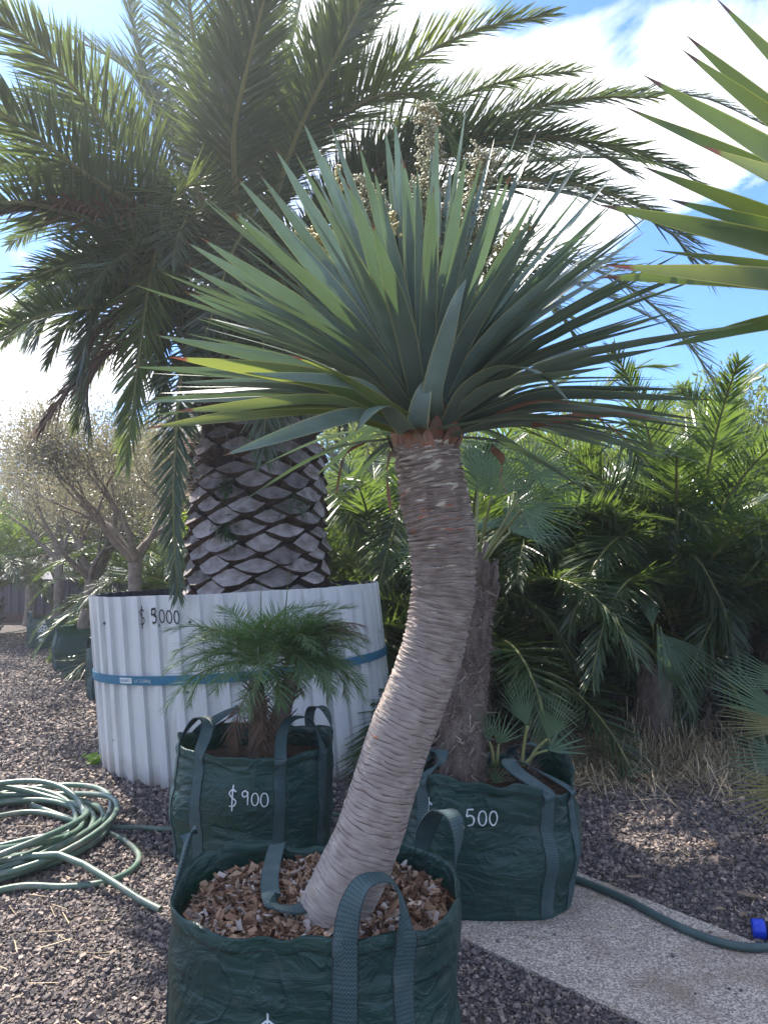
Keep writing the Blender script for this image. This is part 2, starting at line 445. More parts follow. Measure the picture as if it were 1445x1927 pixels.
def bag_material(name, base, base2, dark=False):
    m, nt, b, N, L = nodemat(name)
    tc = N('ShaderNodeTexCoord'); uv = N('ShaderNodeUVMap')
    nz = N('ShaderNodeTexNoise'); nz.inputs['Scale'].default_value = 5; nz.inputs['Detail'].default_value = 7
    L(tc.outputs['Object'], nz.inputs['Vector'])
    mx = N('ShaderNodeMix'); mx.data_type = 'RGBA'; mx.inputs[6].default_value = (*base2, 1); mx.inputs[7].default_value = (*base, 1)
    rp = N('ShaderNodeMapRange'); rp.inputs['From Min'].default_value = .3; rp.inputs['From Max'].default_value = .7
    L(nz.outputs['Fac'], rp.inputs['Value']); L(rp.outputs[0], mx.inputs[0])
    # dust gathered low on the wall, in patches
    sp = N('ShaderNodeSeparateXYZ'); L(uv.outputs[0], sp.inputs[0])
    du = N('ShaderNodeTexNoise'); du.inputs['Scale'].default_value = 11; du.inputs['Detail'].default_value = 8
    L(tc.outputs['Object'], du.inputs['Vector'])
    dm = N('ShaderNodeMapRange'); dm.inputs['From Min'].default_value = .55; dm.inputs['From Max'].default_value = .8; dm.inputs['To Max'].default_value = .45
    L(du.outputs['Fac'], dm.inputs['Value'])
    m2 = N('ShaderNodeMix'); m2.data_type = 'RGBA'; m2.inputs[7].default_value = (.16, .17, .16, 1)
    L(dm.outputs[0], m2.inputs[0]); L(mx.outputs[2], m2.inputs[6])
    # stitched hem
    sm = N('ShaderNodeMath'); sm.operation = 'SUBTRACT'; sm.inputs[1].default_value = .93; L(sp.outputs['Y'], sm.inputs[0])
    sa = N('ShaderNodeMath'); sa.operation = 'ABSOLUTE'; L(sm.outputs[0], sa.inputs[0])
    sl = N('ShaderNodeMath'); sl.operation = 'LESS_THAN'; sl.inputs[1].default_value = .005; L(sa.outputs[0], sl.inputs[0])
    ck = N('ShaderNodeMath'); ck.operation = 'MULTIPLY'; ck.inputs[1].default_value = 320; L(sp.outputs['X'], ck.inputs[0])
    fr = N('ShaderNodeMath'); fr.operation = 'FRACT'; L(ck.outputs[0], fr.inputs[0])
    fl = N('ShaderNodeMath'); fl.operation = 'LESS_THAN'; fl.inputs[1].default_value = .72; L(fr.outputs[0], fl.inputs[0])
    mm = N('ShaderNodeMath'); mm.operation = 'MULTIPLY'; L(sl.outputs[0], mm.inputs[0]); L(fl.outputs[0], mm.inputs[1])
    m3 = N('ShaderNodeMix'); m3.data_type = 'RGBA'; m3.inputs[7].default_value = (.008, .012, .012, 1)
    L(mm.outputs[0], m3.inputs[0]); L(m2.outputs[2], m3.inputs[6])
    L(m3.outputs[2], b.inputs['Base Color'])
    b.inputs['Roughness'].default_value = .36
    b.inputs['Specular IOR Level'].default_value = .5
    # creases and weave
    cr = N('ShaderNodeTexNoise'); cr.inputs['Scale'].default_value = 7; cr.inputs['Detail'].default_value = 9; cr.inputs['Distortion'].default_value = 1.2
    mp = N('ShaderNodeMapping'); mp.inputs['Scale'].default_value = (1, 1, 2.6); L(tc.outputs['Object'], mp.inputs[0]); L(mp.outputs[0], cr.inputs['Vector'])
    wv = N('ShaderNodeTexWave'); wv.inputs['Scale'].default_value = 55; wv.bands_direction = 'Z'; wv.inputs['Distortion'].default_value = 1.0
    L(tc.outputs['Object'], wv.inputs['Vector'])
    rd = N('ShaderNodeTexNoise'); rd.inputs['Scale'].default_value = 4.2; rd.inputs['Detail'].default_value = 5; rd.inputs['Distortion'].default_value = 1.6; L(tc.outputs['Object'], rd.inputs['Vector'])
    r1 = N('ShaderNodeMath'); r1.operation = 'SUBTRACT'; r1.inputs[1].default_value = .5; L(rd.outputs['Fac'], r1.inputs[0])
    r2 = N('ShaderNodeMath'); r2.operation = 'ABSOLUTE'; L(r1.outputs[0], r2.inputs[0])
    r3 = N('ShaderNodeMapRange'); r3.inputs['From Max'].default_value = .07; r3.inputs['To Min'].default_value = .8; r3.inputs['To Max'].default_value = 0; L(r2.outputs[0], r3.inputs['Value'])
    r4 = N('ShaderNodeMath'); r4.operation = 'MULTIPLY_ADD'; r4.inputs[1].default_value = .35; L(r3.outputs[0], r4.inputs[0]); L(cr.outputs['Fac'], r4.inputs[2])
    b1 = N('ShaderNodeBump'); b1.inputs['Strength'].default_value = .7; b1.inputs['Distance'].default_value = .02; L(r4.outputs[0], b1.inputs['Height'])
    b2 = N('ShaderNodeBump'); b2.inputs['Strength'].default_value = .12; b2.inputs['Distance'].default_value = .002
    L(wv.outputs['Fac'], b2.inputs['Height']); L(b1.outputs[0], b2.inputs['Normal']); L(b2.outputs[0], b.inputs['Normal'])
    t = N('ShaderNodeBsdfTranslucent'); t.inputs['Color'].default_value = (.05, .30, .16, 1)
    ms = N('ShaderNodeMixShader'); ms.inputs[0].default_value = .22
    L(b.outputs[0], ms.inputs[1]); L(t.outputs[0], ms.inputs[2]); L(ms.outputs[0], nt.nodes['Material Output'].inputs['Surface'])
    return m


M['bag'] = bag_material('bag_fabric', (.024, .078, .064), (.015, .051, .046))


def webbing_material():
    """woven herringbone: uv.x across the band, uv.y metres along it"""
    m, nt, b, N, L = nodemat('bag_webbing')
    uv = N('ShaderNodeUVMap'); sp = N('ShaderNodeSeparateXYZ'); L(uv.outputs[0], sp.inputs[0])
    zx = N('ShaderNodeMath'); zx.operation = 'PINGPONG'; zx.inputs[1].default_value = .0625; L(sp.outputs['X'], zx.inputs[0])
    k = N('ShaderNodeMath'); k.operation = 'MULTIPLY_ADD'; k.inputs[1].default_value = .11; L(zx.outputs[0], k.inputs[0]); L(sp.outputs['Y'], k.inputs[2])
    kk = N('ShaderNodeMath'); kk.operation = 'MULTIPLY'; kk.inputs[1].default_value = 88; L(k.outputs[0], kk.inputs[0])
    fr = N('ShaderNodeMath'); fr.operation = 'FRACT'; L(kk.outputs[0], fr.inputs[0])
    pp = N('ShaderNodeMath'); pp.operation = 'PINGPONG'; pp.inputs[1].default_value = .5; L(fr.outputs[0], pp.inputs[0])
    rp = N('ShaderNodeValToRGB')
    rp.color_ramp.elements[0].position = .1; rp.color_ramp.elements[0].color = (.012, .032, .036, 1)
    rp.color_ramp.elements[1].position = .34; rp.color_ramp.elements[1].color = (.050, .105, .108, 1)
    L(pp.outputs[0], rp.inputs[0])
    x1 = N('ShaderNodeMath'); x1.operation = 'SUBTRACT'; x1.inputs[1].default_value = .5; L(sp.outputs['X'], x1.inputs[0])
    x2 = N('ShaderNodeMath'); x2.operation = 'ABSOLUTE'; L(x1.outputs[0], x2.inputs[0])
    x3 = N('ShaderNodeMath'); x3.operation = 'GREATER_THAN'; x3.inputs[1].default_value = .455; L(x2.outputs[0], x3.inputs[0])
    xm = N('ShaderNodeMix'); xm.data_type = 'RGBA'; xm.inputs[7].default_value = (.008, .016, .02, 1); L(x3.outputs[0], xm.inputs[0]); L(rp.outputs[0], xm.inputs[6])
    tcw = N('ShaderNodeTexCoord'); wn = N('ShaderNodeTexNoise'); wn.inputs['Scale'].default_value = 16; wn.inputs['Detail'].default_value = 6; L(tcw.outputs['Object'], wn.inputs['Vector'])
    wm = N('ShaderNodeMapRange'); wm.inputs['From Min'].default_value = .5; wm.inputs['From Max'].default_value = .78; wm.inputs['To Max'].default_value = .4; L(wn.outputs['Fac'], wm.inputs['Value'])
    xd = N('ShaderNodeMix'); xd.data_type = 'RGBA'; xd.inputs[7].default_value = (.13, .145, .14, 1); L(wm.outputs[0], xd.inputs[0]); L(xm.outputs[2], xd.inputs[6])
    L(xd.outputs[2], b.inputs['Base Color'])
    b.inputs['Roughness'].default_value = .6
    bp = N('ShaderNodeBump'); bp.inputs['Strength'].default_value = .6; bp.inputs['Distance'].default_value = .003
    L(pp.outputs[0], bp.inputs['Height']); L(bp.outputs[0], b.inputs['Normal'])
    return m


M['webbing'] = webbing_material()


def dragon_bark():
    """uv.x round the trunk, uv.y ring number; dark broken lines where the rings meet, flaking near the top"""
    m, nt, b, N, L = nodemat('dragon_bark')
    uv = N('ShaderNodeUVMap'); sp = N('ShaderNodeSeparateXYZ'); L(uv.outputs[0], sp.inputs[0])
    tc = N('ShaderNodeTexCoord')
    nz = N('ShaderNodeTexNoise'); nz.inputs['Scale'].default_value = 26; nz.inputs['Detail'].default_value = 6
    L(tc.outputs['Object'], nz.inputs['Vector'])
    big = N('ShaderNodeTexNoise'); big.inputs['Scale'].default_value = 7; big.inputs['Detail'].default_value = 5
    L(tc.outputs['Object'], big.inputs['Vector'])
    # grey body with darker upper part
    up = N('ShaderNodeMapRange'); up.interpolation_type = 'SMOOTHSTEP'
    up.inputs['From Min'].default_value = 56; up.inputs['From Max'].default_value = 82
    ub = N('ShaderNodeMath'); ub.operation = 'MULTIPLY_ADD'; ub.inputs[1].default_value = 24; L(big.outputs['Fac'], ub.inputs[0]); L(sp.outputs['Y'], ub.inputs[2])
    us = N('ShaderNodeMath'); us.operation = 'SUBTRACT'; us.inputs[1].default_value = 12; L(ub.outputs[0], us.inputs[0]); L(us.outputs[0], up.inputs['Value'])
    lo = N('ShaderNodeMix'); lo.data_type = 'RGBA'; lo.inputs[6].default_value = (.22, .175, .15, 1); lo.inputs[7].default_value = (.50, .435, .38, 1)
    L(nz.outputs['Fac'], lo.inputs[0])
    hi = N('ShaderNodeMix'); hi.data_type = 'RGBA'; hi.inputs[6].default_value = (.11, .075, .06, 1); hi.inputs[7].default_value = (.46, .38, .32, 1)
    L(nz.outputs['Fac'], hi.inputs[0])
    bd = N('ShaderNodeMix'); bd.data_type = 'RGBA'; L(up.outputs[0], bd.inputs[0]); L(lo.outputs[2], bd.inputs[6]); L(hi.outputs[2], bd.inputs[7])
    # grooves
    wob = N('ShaderNodeTexNoise'); wob.inputs['Scale'].default_value = 9; wob.inputs['Detail'].default_value = 3; L(tc.outputs['Object'], wob.inputs['Vector'])
    wo = N('ShaderNodeMath'); wo.operation = 'MULTIPLY_ADD'; wo.inputs[1].default_value = .5; L(wob.outputs['Fac'], wo.inputs[0]); L(sp.outputs['Y'], wo.inputs[2])
    fr = N('ShaderNodeMath'); fr.operation = 'FRACT'; L(wo.outputs[0], fr.inputs[0])
    gl = N('ShaderNodeMapRange'); gl.inputs['From Min'].default_value = .0; gl.inputs['From Max'].default_value = .36; gl.inputs['To Min'].default_value = 1; gl.inputs['To Max'].default_value = 0
    L(fr.outputs[0], gl.inputs['Value'])
    br = N('ShaderNodeTexNoise'); br.inputs['Scale'].default_value = 1; br.inputs['Detail'].default_value = 2
    bm = N('ShaderNodeMapping'); bm.inputs['Scale'].default_value = (9, 1.1, 1); L(uv.outputs[0], bm.inputs[0]); L(bm.outputs[0], br.inputs['Vector'])
    bk = N('ShaderNodeMapRange'); bk.inputs['From Min'].default_value = .44; bk.inputs['From Max'].default_value = .60; bk.inputs['To Min'].default_value = .38
    L(br.outputs['Fac'], bk.inputs['Value'])
    fade = N('ShaderNodeMapRange'); fade.inputs['From Min'].default_value = 0; fade.inputs['From Max'].default_value = 30; fade.inputs['To Min'].default_value = .25
    L(sp.outputs['Y'], fade.inputs['Value'])
    gm = N('ShaderNodeMath'); gm.operation = 'MULTIPLY'; L(gl.outputs[0], gm.inputs[0]); L(bk.outputs[0], gm.inputs[1])
    gn = N('ShaderNodeMath'); gn.operation = 'MULTIPLY'; L(gm.outputs[0], gn.inputs[0]); L(fade.outputs[0], gn.inputs[1])
    gc = N('ShaderNodeMix'); gc.data_type = 'RGBA'; gc.inputs[6].default_value = (.12, .055, .04, 1); gc.inputs[7].default_value = (.035, .02, .018, 1); L(up.outputs[0], gc.inputs[0])
    c1 = N('ShaderNodeMix'); c1.data_type = 'RGBA'; L(gn.outputs[0], c1.inputs[0]); L(bd.outputs[2], c1.inputs[6]); L(gc.outputs[2], c1.inputs[7])
    # cream and orange flakes on the upper rings
    fk = N('ShaderNodeTexNoise'); fk.inputs['Scale'].default_value = 1; fk.inputs['Detail'].default_value = 3
    fm = N('ShaderNodeMapping'); fm.inputs['Scale'].default_value = (11, 1.5, 1); fm.inputs['Location'].default_value = (5, 3, 0); L(uv.outputs[0], fm.inputs[0]); L(fm.outputs[0], fk.inputs['Vector'])
    h2 = N('ShaderNodeMapRange'); h2.inputs['From Min'].default_value = 70; h2.inputs['From Max'].default_value = 104; h2.inputs['To Min'].default_value = -.05; h2.inputs['To Max'].default_value = .09; L(sp.outputs['Y'], h2.inputs['Value'])
    fa = N('ShaderNodeMath'); fa.operation = 'ADD'; L(fk.outputs['Fac'], fa.inputs[0]); L(h2.outputs[0], fa.inputs[1])
    ft = N('ShaderNodeMapRange'); ft.inputs['From Min'].default_value = .63; ft.inputs['From Max'].default_value = .66; L(fa.outputs[0], ft.inputs['Value'])
    fc = N('ShaderNodeValToRGB'); fc.color_ramp.elements[0].position = .54; fc.color_ramp.elements[0].color = (.62, .56, .44, 1)
    fc.color_ramp.elements[1].position = .62; fc.color_ramp.elements[1].color = (.42, .12, .05, 1); L(big.outputs['Fac'], fc.inputs[0])
    c2 = N('ShaderNodeMix'); c2.data_type = 'RGBA'; L(ft.outputs[0], c2.inputs[0]); L(c1.outputs[2], c2.inputs[6]); L(fc.outputs[0], c2.inputs[7])
    L(c2.outputs[2], b.inputs['Base Color'])
    b.inputs['Roughness'].default_value = .8; b.inputs['Specular IOR Level'].default_value = .25
    hgt = N('ShaderNodeMath'); hgt.operation = 'MULTIPLY_ADD'; hgt.inputs[1].default_value = -1.2; L(gn.outputs[0], hgt.inputs[0]); L(nz.outputs['Fac'], hgt.inputs[2])
    bp = N('ShaderNodeBump'); bp.inputs['Strength'].default_value = .7; bp.inputs['Distance'].default_value = .006; L(hgt.outputs[0], bp.inputs['Height']); L(bp.outputs[0], b.inputs['Normal'])
    return m


M['dragon_bark'] = dragon_bark()
M['leaf_base'] = mat('dragon_leaf_base', (.30, .105, .06), (.24, .18, .13), nscale=30, detail=6, rough=.65, bump=.5, isl=.45)


def gravel_ground():
    m, nt, b, N, L = nodemat('gravel_bed')
    tc = N('ShaderNodeTexCoord')
    v = N('ShaderNodeTexVoronoi'); v.inputs['Scale'].default_value = 62; L(tc.outputs['Object'], v.inputs['Vector'])
    sp = N('ShaderNodeSeparateColor'); L(v.outputs['Color'], sp.inputs[0])
    rp = N('ShaderNodeValToRGB')
    rp.color_ramp.elements[0].color = (.04, .036, .038, 1); rp.color_ramp.elements[1].color = (.15, .125, .115, 1)
    L(sp.outputs[0], rp.inputs[0])
    # patches of sand and leaf dust
    nz = N('ShaderNodeTexNoise'); nz.inputs['Scale'].default_value = 1.1; nz.inputs['Detail'].default_value = 8; L(tc.outputs['Object'], nz.inputs['Vector'])
    mr = N('ShaderNodeMapRange'); mr.inputs['From Min'].default_value = .48; mr.inputs['From Max'].default_value = .72; mr.inputs['To Max'].default_value = .45; L(nz.outputs['Fac'], mr.inputs['Value'])
    mx = N('ShaderNodeMix'); mx.data_type = 'RGBA'; mx.inputs[7].default_value = (.13, .095, .07, 1); L(mr.outputs[0], mx.inputs[0]); L(rp.outputs[0], mx.inputs[6])
    L(mx.outputs[2], b.inputs['Base Color'])
    b.inputs['Roughness'].default_value = .85; b.inputs['Specular IOR Level'].default_value = .25
    bp = N('ShaderNodeBump'); bp.inputs['Strength'].default_value = 1; bp.inputs['Distance'].default_value = .02; bp.invert = True
    L(v.outputs['Distance'], bp.inputs['Height']); L(bp.outputs[0], b.inputs['Normal'])
    return m


M['ground'] = gravel_ground()


def pebble_material():
    m, nt, b, N, L = nodemat('gravel_stone')
    g = N('ShaderNodeNewGeometry')
    rp = N('ShaderNodeValToRGB')
    e = rp.color_ramp.elements
    e[0].position = 0; e[0].color = (.070, .063, .066, 1); e[1].position = 1; e[1].color = (.38, .30, .25, 1)
    x = e.new(.55); x.color = (.155, .130, .120, 1)
    x = e.new(.85); x.color = (.255, .205, .175, 1)
    L(g.outputs['Random Per Island'], rp.inputs[0])
    tc = N('ShaderNodeTexCoord'); nz = N('ShaderNodeTexNoise'); nz.inputs['Scale'].default_value = 180; nz.inputs['Detail'].default_value = 3; L(tc.outputs['Object'], nz.inputs['Vector'])
    mr = N('ShaderNodeMapRange'); mr.inputs['To Min'].default_value = .75; mr.inputs['To Max'].default_value = 1.3; L(nz.outputs['Fac'], mr.inputs['Value'])
    sc = N('ShaderNodeVectorMath'); sc.operation = 'SCALE'; L(rp.outputs[0], sc.inputs[0]); L(mr.outputs[0], sc.inputs['Scale'])
    L(sc.outputs[0], b.inputs['Base Color'])
    b.inputs['Roughness'].default_value = .75; b.inputs['Specular IOR Level'].default_value = .3
    return m


M['pebble'] = pebble_material()


def path_material():
    m, nt, b, N, L = nodemat('exposed_aggregate')
    tc = N('ShaderNodeTexCoord')
    v = N('ShaderNodeTexVoronoi'); v.inputs['Scale'].default_value = 170; L(tc.outputs['Object'], v.inputs['Vector'])
    sp = N('ShaderNodeSeparateColor'); L(v.outputs['Color'], sp.inputs[0])
    rp = N('ShaderNodeValToRGB'); e = rp.color_ramp.elements
    e[0].position = .1; e[0].color = (.19, .16, .13, 1); e[1].position = .9; e[1].color = (.66, .57, .47, 1)
    x = e.new(.5); x.color = (.36, .305, .255, 1)
    L(sp.outputs[0], rp.inputs[0])
    nz = N('ShaderNodeTexNoise'); nz.inputs['Scale'].default_value = 2.6; nz.inputs['Detail'].default_value = 8; L(tc.outputs['Object'], nz.inputs['Vector'])
    mr = N('ShaderNodeMapRange'); mr.inputs['From Min'].default_value = .5; mr.inputs['From Max'].default_value = .7; mr.inputs['To Max'].default_value = .75; L(nz.outputs['Fac'], mr.inputs['Value'])
    mx = N('ShaderNodeMix'); mx.data_type = 'RGBA'; mx.inputs[7].default_value = (.21, .145, .095, 1); L(mr.outputs[0], mx.inputs[0]); L(rp.outputs[0], mx.inputs[6])
    L(mx.outputs[2], b.inputs['Base Color'])
    b.inputs['Roughness'].default_value = .7; b.inputs['Specular IOR Level'].default_value = .35
    bp = N('ShaderNodeBump'); bp.inputs['Strength'].default_value = .6; bp.inputs['Distance'].default_value = .004; bp.invert = True
    L(v.outputs['Distance'], bp.inputs['Height']); L(bp.outputs[0], b.inputs['Normal'])
    return m


M['path'] = path_material()

# ------------------------------------------------------------------ ground, path, gravel
mb = MB()
n = 40
xs = [-300, -120, -50, -22, -10, -6, -4, -3, -2, -1, 0, 1, 2, 3, 4, 6, 10, 22, 50, 120, 300]
ys = [-60, -20, -6, -2, 0, 1.5, 2.5, 3.5, 4.5, 5.5, 6.5, 8, 10, 13, 18, 30, 60, 150, 400]
mb.grid([[(x, y, 0) for x in xs] for y in ys])
tag(mb.build('ground', M['ground']), kind='structure')

PATH = [(.25, 3.22), (.72, 4.05), (.93, 3.83), (1.53, 3.07), (2.6, 1.70), (1.66, 1.70), (.842, 2.603)]
mb = MB()
top = [mb.add((x, y, .014)) for x, y in PATH]
bot = [mb.add((x, y, -.05)) for x, y in PATH]
mb.face(*reversed(top))
for i in range(len(PATH)):
    k = (i + 1) % len(PATH)
    mb.face(top[i], top[k], bot[k], bot[i])
tag(mb.build('path', M['path'], smooth=False), kind='structure')


def in_poly(x, y, poly):
    c = np.zeros(len(x), bool)
    j = len(poly) - 1
    for i in range(len(poly)):
        xi, yi = poly[i]; xj, yj = poly[j]
        c ^= ((yi > y) != (yj > y)) & (x < (xj - xi) * (y - yi) / (yj - yi + 1e-12) + xi)
        j = i
    return c


def np_mesh(name, V, Fq, material):
    me = bpy.data.meshes.new(name)
    nv, nf, k = len(V), len(Fq), Fq.shape[1]
    me.vertices.add(nv); me.vertices.foreach_set("co", V.astype(np.float32).ravel())
    me.loops.add(nf * k); me.loops.foreach_set("vertex_index", Fq.astype(np.int32).ravel())
    me.polygons.add(nf)
    me.polygons.foreach_set("loop_start", np.arange(0, nf * k, k, dtype=np.int32))
    me.polygons.foreach_set("loop_total", np.full(nf, k, dtype=np.int32))
    me.materials.append(material)
    me.update(calc_edges=True)
    me.polygons.foreach_set('use_smooth', np.zeros(nf, bool))
    return link(name, me)


CUBE = np.array([(x, y, z) for x in (-1, 1) for y in (-1, 1) for z in (-1, 1)], float)
CUBEF = np.array([(0, 1, 3, 2), (4, 6, 7, 5), (0, 4, 5, 1), (2, 3, 7, 6), (0, 2, 6, 4), (1, 5, 7, 3)])


def chips(name, pos, size, aspect, material, rs, tilt=.5):
    """one mesh of many small angular pieces"""
    k = len(pos)
    S = size[:, None] * (rs.uniform(aspect[0], aspect[1], (k, 3)) if not hasattr(aspect[0], '__len__') else np.stack([rs.uniform(a0, a1, k) for a0, a1 in aspect], 1))
    V = CUBE[None] * S[:, None, :] * .5 * rs.uniform(.45, 1.2, (k, 8, 3))
    a, b_, c = rs.uniform(0, 6.28, k), rs.normal(0, tilt, k), rs.normal(0, tilt, k)
    ca, sa, cb_, sb, cc, s_c = np.cos(a), np.sin(a), np.cos(b_), np.sin(b_), np.cos(c), np.sin(c)
    Rm = np.empty((k, 3, 3))
    Rm[:, 0, 0] = ca * cb_; Rm[:, 0, 1] = ca * sb * s_c - sa * cc; Rm[:, 0, 2] = ca * sb * cc + sa * s_c
    Rm[:, 1, 0] = sa * cb_; Rm[:, 1, 1] = sa * sb * s_c + ca * cc; Rm[:, 1, 2] = sa * sb * cc - ca * s_c
    Rm[:, 2, 0] = -sb; Rm[:, 2, 1] = cb_ * s_c; Rm[:, 2, 2] = cb_ * cc
    V = np.einsum('kij,kvj->kvi', Rm, V) + pos[:, None, :]
    Fq = (CUBEF[None] + (np.arange(k) * 8)[:, None, None]).reshape(-1, 4)
    return np_mesh(name, V.reshape(-1, 3), Fq, material)


rs = np.random.RandomState(5)
# bags and planter footprints keep the stones away
FOOT = [(-.20, 2.33, .40), (-.71, 4.15, .40), (.48, 3.62, .38), (-1.13, 6.45, 1.2)]
Yv = rs.uniform(1.7, 8.2, 470000)
Xv = rs.uniform(-1, 1, 470000) * (Yv * .56 + .25)
keep = rs.uniform(0, 1, len(Yv)) < np.where(Yv < 3.6, 1.0, np.clip((3.6 / Yv) ** 1.7, 0, 1)) * (Yv * .56 + .25) / 4.9
keep &= (rs.uniform(0, 1, len(Yv)) < np.where(Yv < 8.2, 1, 0))
for cx, cy, r in FOOT:
    keep &= (Xv - cx) ** 2 + (Yv - cy) ** 2 > r * r
keep &= ~(in_poly(Xv, Yv, PATH) & (rs.uniform(0, 1, len(Yv)) > .003))
Xv, Yv = Xv[keep], Yv[keep]
Yf = 8.0 + 8.0 * rs.uniform(0, 1, 95000) ** 1.3
Xf = -rs.uniform(.2, .62, 95000) * Yf
kf = np.ones(len(Yf), bool)
for c_, r_ in ((P(168, 1240, 10.95), .47), (P(108, 1200, 13.45), .47), (P(250, 1300, 8.65), .47)):
    kf &= (Xf - c_.x) ** 2 + (Yf - c_.y) ** 2 > r_ * r_
Xv, Yv = np.concatenate([Xv, Xf[kf]]), np.concatenate([Yv, Yf[kf]])
size = rs.gamma(3.8, .0029, len(Xv)).clip(.005, .022) * np.clip(Yv / 3.4, .95, 1.75)
onp = in_poly(Xv, Yv, PATH)
pos = np.stack([Xv, Yv, size * rs.uniform(.05, .45, len(Xv)) + np.where(onp, .014, 0)], 1)
tag(chips('gravel', pos, size, (.55, 1.2), M['pebble'], rs), kind='stuff')

# ------------------------------------------------------------------ bags
class Bag:
    def __init__(s, cx, cy, rx, ry, h, seed, rim=None, bulge=.05, rot=0.0, wrinkle=1.0):
        s.cx, s.cy, s.rx, s.ry, s.h, s.seed, s.rim, s.bulge, s.rot, s.wr = cx, cy, rx, ry, h, seed, rim or [], bulge, rot, wrinkle

    def rimh(s, th):
        h = s.h + .030 * noise.noise((math.cos(th) * 1.5, math.sin(th) * 1.5, s.seed)) + .018 * noise.noise((math.cos(th) * 4.5, math.sin(th) * 4.5, s.seed))
        for a, amp, wid in s.rim:
            d = (th - math.radians(a) + math.pi) % (2 * math.pi) - math.pi
            h += amp * math.exp(-(d / math.radians(wid)) ** 2)
        return h

    def pt(s, th, t, off=0.0):
        n_ = 2.5
        c, sn = math.cos(th), math.sin(th)
        r = (abs(c / s.rx) ** n_ + abs(sn / s.ry) ** n_) ** (-1 / n_)
        k = .955 + s.bulge * math.sin(math.pi * min(1, t * 1.1)) + .02 * t
        if t < .05:
            k -= .03 * (1 - t / .05) ** 2
        sd = s.seed * 7.3
        w = .020 * noise.noise((c * 1.6 + sd, sn * 1.6, t * 3.0)) * (1 + t) + .016 * noise.noise((c * 3.3 + sd, sn * 3.3, 2.2)) * t * t
        w += .0055 * noise.noise((c * 2.0 + sd, sn * 2.0, t * 17 + c * 1.5)) * s.wr
        w += .010 * noise.noise((c * 4 + sd, sn * 4, t * 5)) * max(0, t - .55) * 2 * s.wr
        rr = r * k + w + off
        z = s.rimh(th) * t
        return Vector((s.cx + rr * math.cos(th + s.rot), s.cy + rr * math.sin(th + s.rot), z))

    def wall(s, parent, depth=.30, nth=150, nt=58):
        mb = MB()
        rows, uvs = [], []
        for i in range(nt + 1):
            t = i / nt
            rows.append([s.pt(2 * math.pi * j / nth, t, .0025 if t > .93 else 0) for j in range(nth)])
            uvs.append([(j / nth, t) for j in range(nth)])
        for i in range(1, 13):
            t = 1 - i / 12 * depth
            rows.append([s.pt(2 * math.pi * j / nth, t, -.006) for j in range(nth)])
            uvs.append([(j / nth, t) for j in range(nth)])
        mb.grid(rows, uvs, closed=True)
        # foot seam
        ring = [s.pt(2 * math.pi * j / 90, .012, .004) for j in range(91)]
        mb.tube(ring, .006, 5, cap=False)
        return mb.build('bag_wall', M['bag'], parent)

    def band(s, mb, th0, w, t0=0.0, t1=1.0, off=.005, n=34):
        """flat webbing sewn up the wall; returns its end frame"""
        rows, uvs = [], []
        for i in range(n + 1):
            t = t0 + (t1 - t0) * i / n
            c = s.pt(th0, t, off)
            tg = (s.pt(th0 + .02, t, off) - s.pt(th0 - .02, t, off)).normalized()
            row = []
            for j in range(5):
                # follow the wall
                rr = (c - Vector((s.cx, s.cy, c.z))).length
                row.append(s.pt(th0 + (j / 4 - .5) * w / rr, t, off + .001 * math.sin(math.pi * j / 4)))
            rows.append(row); uvs.append([(j / 4, t * s.h) for j in range(5)])
        mb.grid(rows, uvs)
        # edge thickness
        for e in (0, 4):
            mb.grid([[r[e], r[e] + (Vector((s.cx, s.cy, r[e].z)) - r[e]).normalized() * .004] for r in rows], [[(.5, u[0][1])] * 2 for u in uvs])
        return rows[-1]

    def handle(s, parent, a1, a2, apex, w=.062, turn=.85, low=0.0, flip=1):
        """one lifting loop: two sewn legs and the free loop between them. apex: point the loop passes through"""
        mb = MB()
        th1, th2 = math.radians(a1), math.radians(a2)
        for th in (th1, th2):
            s.band(mb, th, w, low, .995)
        p1, p2 = s.pt(th1, .99, .006), s.pt(th2, .99, .006)
        q1, q2 = s.pt(th1, .90, .006), s.pt(th2, .90, .006)
        apex = Vector(apex)
        up = (apex - (p1 + p2) / 2)
        side = (p2 - p1)
        pts = catmull([q1, p1, p1 + up * .62 + side * .08, apex - side * .20, apex + side * .20, p2 + up * .62 - side * .08, p2, q2], 56)
        out = ((p1 + p2) / 2 - Vector((s.cx, s.cy, p1.z))).normalized()
        rows, uvs, d = [], [], 0
        for i, p in enumerate(pts):
            f = i / 56
            t = (pts[min(i + 1, 56)] - pts[max(0, i - 1)]).normalized()
            th = th1 + (th2 - th1) * f
            tang = Vector((-math.sin(th + s.rot), math.cos(th + s.rot), 0)) * flip
            k = math.sin(math.pi * min(1, max(0, (f - .10) / .80)))
            wd = tang.lerp(out * (1 if True else -1), k ** .8 * turn)
            if f > .5:
                wd = (-tang).lerp(out, k ** .8 * turn)
            wd = (wd - t * wd.dot(t)).normalized()
            nn = t.cross(wd)
            rows.append([p + wd * (j / 4 - .5) * w + nn * .002 * math.sin(math.pi * j / 4) for j in range(5)])
            if i: d += (p - pts[i - 1]).length
            uvs.append([(j / 4, d) for j in range(5)])
        rows2 = [[q - (rows[i][1] - rows[i][0]).cross(pts[min(i + 1, 56)] - pts[max(0, i - 1)]).normalized() * .004 for q in rows[i]] for i in range(len(rows))]
        mb.grid(rows, uvs); mb.grid(rows2, uvs)
        for e in (0, 4):
            mb.grid([[rows[i][e], rows2[i][e]] for i in range(len(rows))], [[(.5, u[0][1])] * 2 for u in uvs])
        return mb.build('handle', M['webbing'], parent)

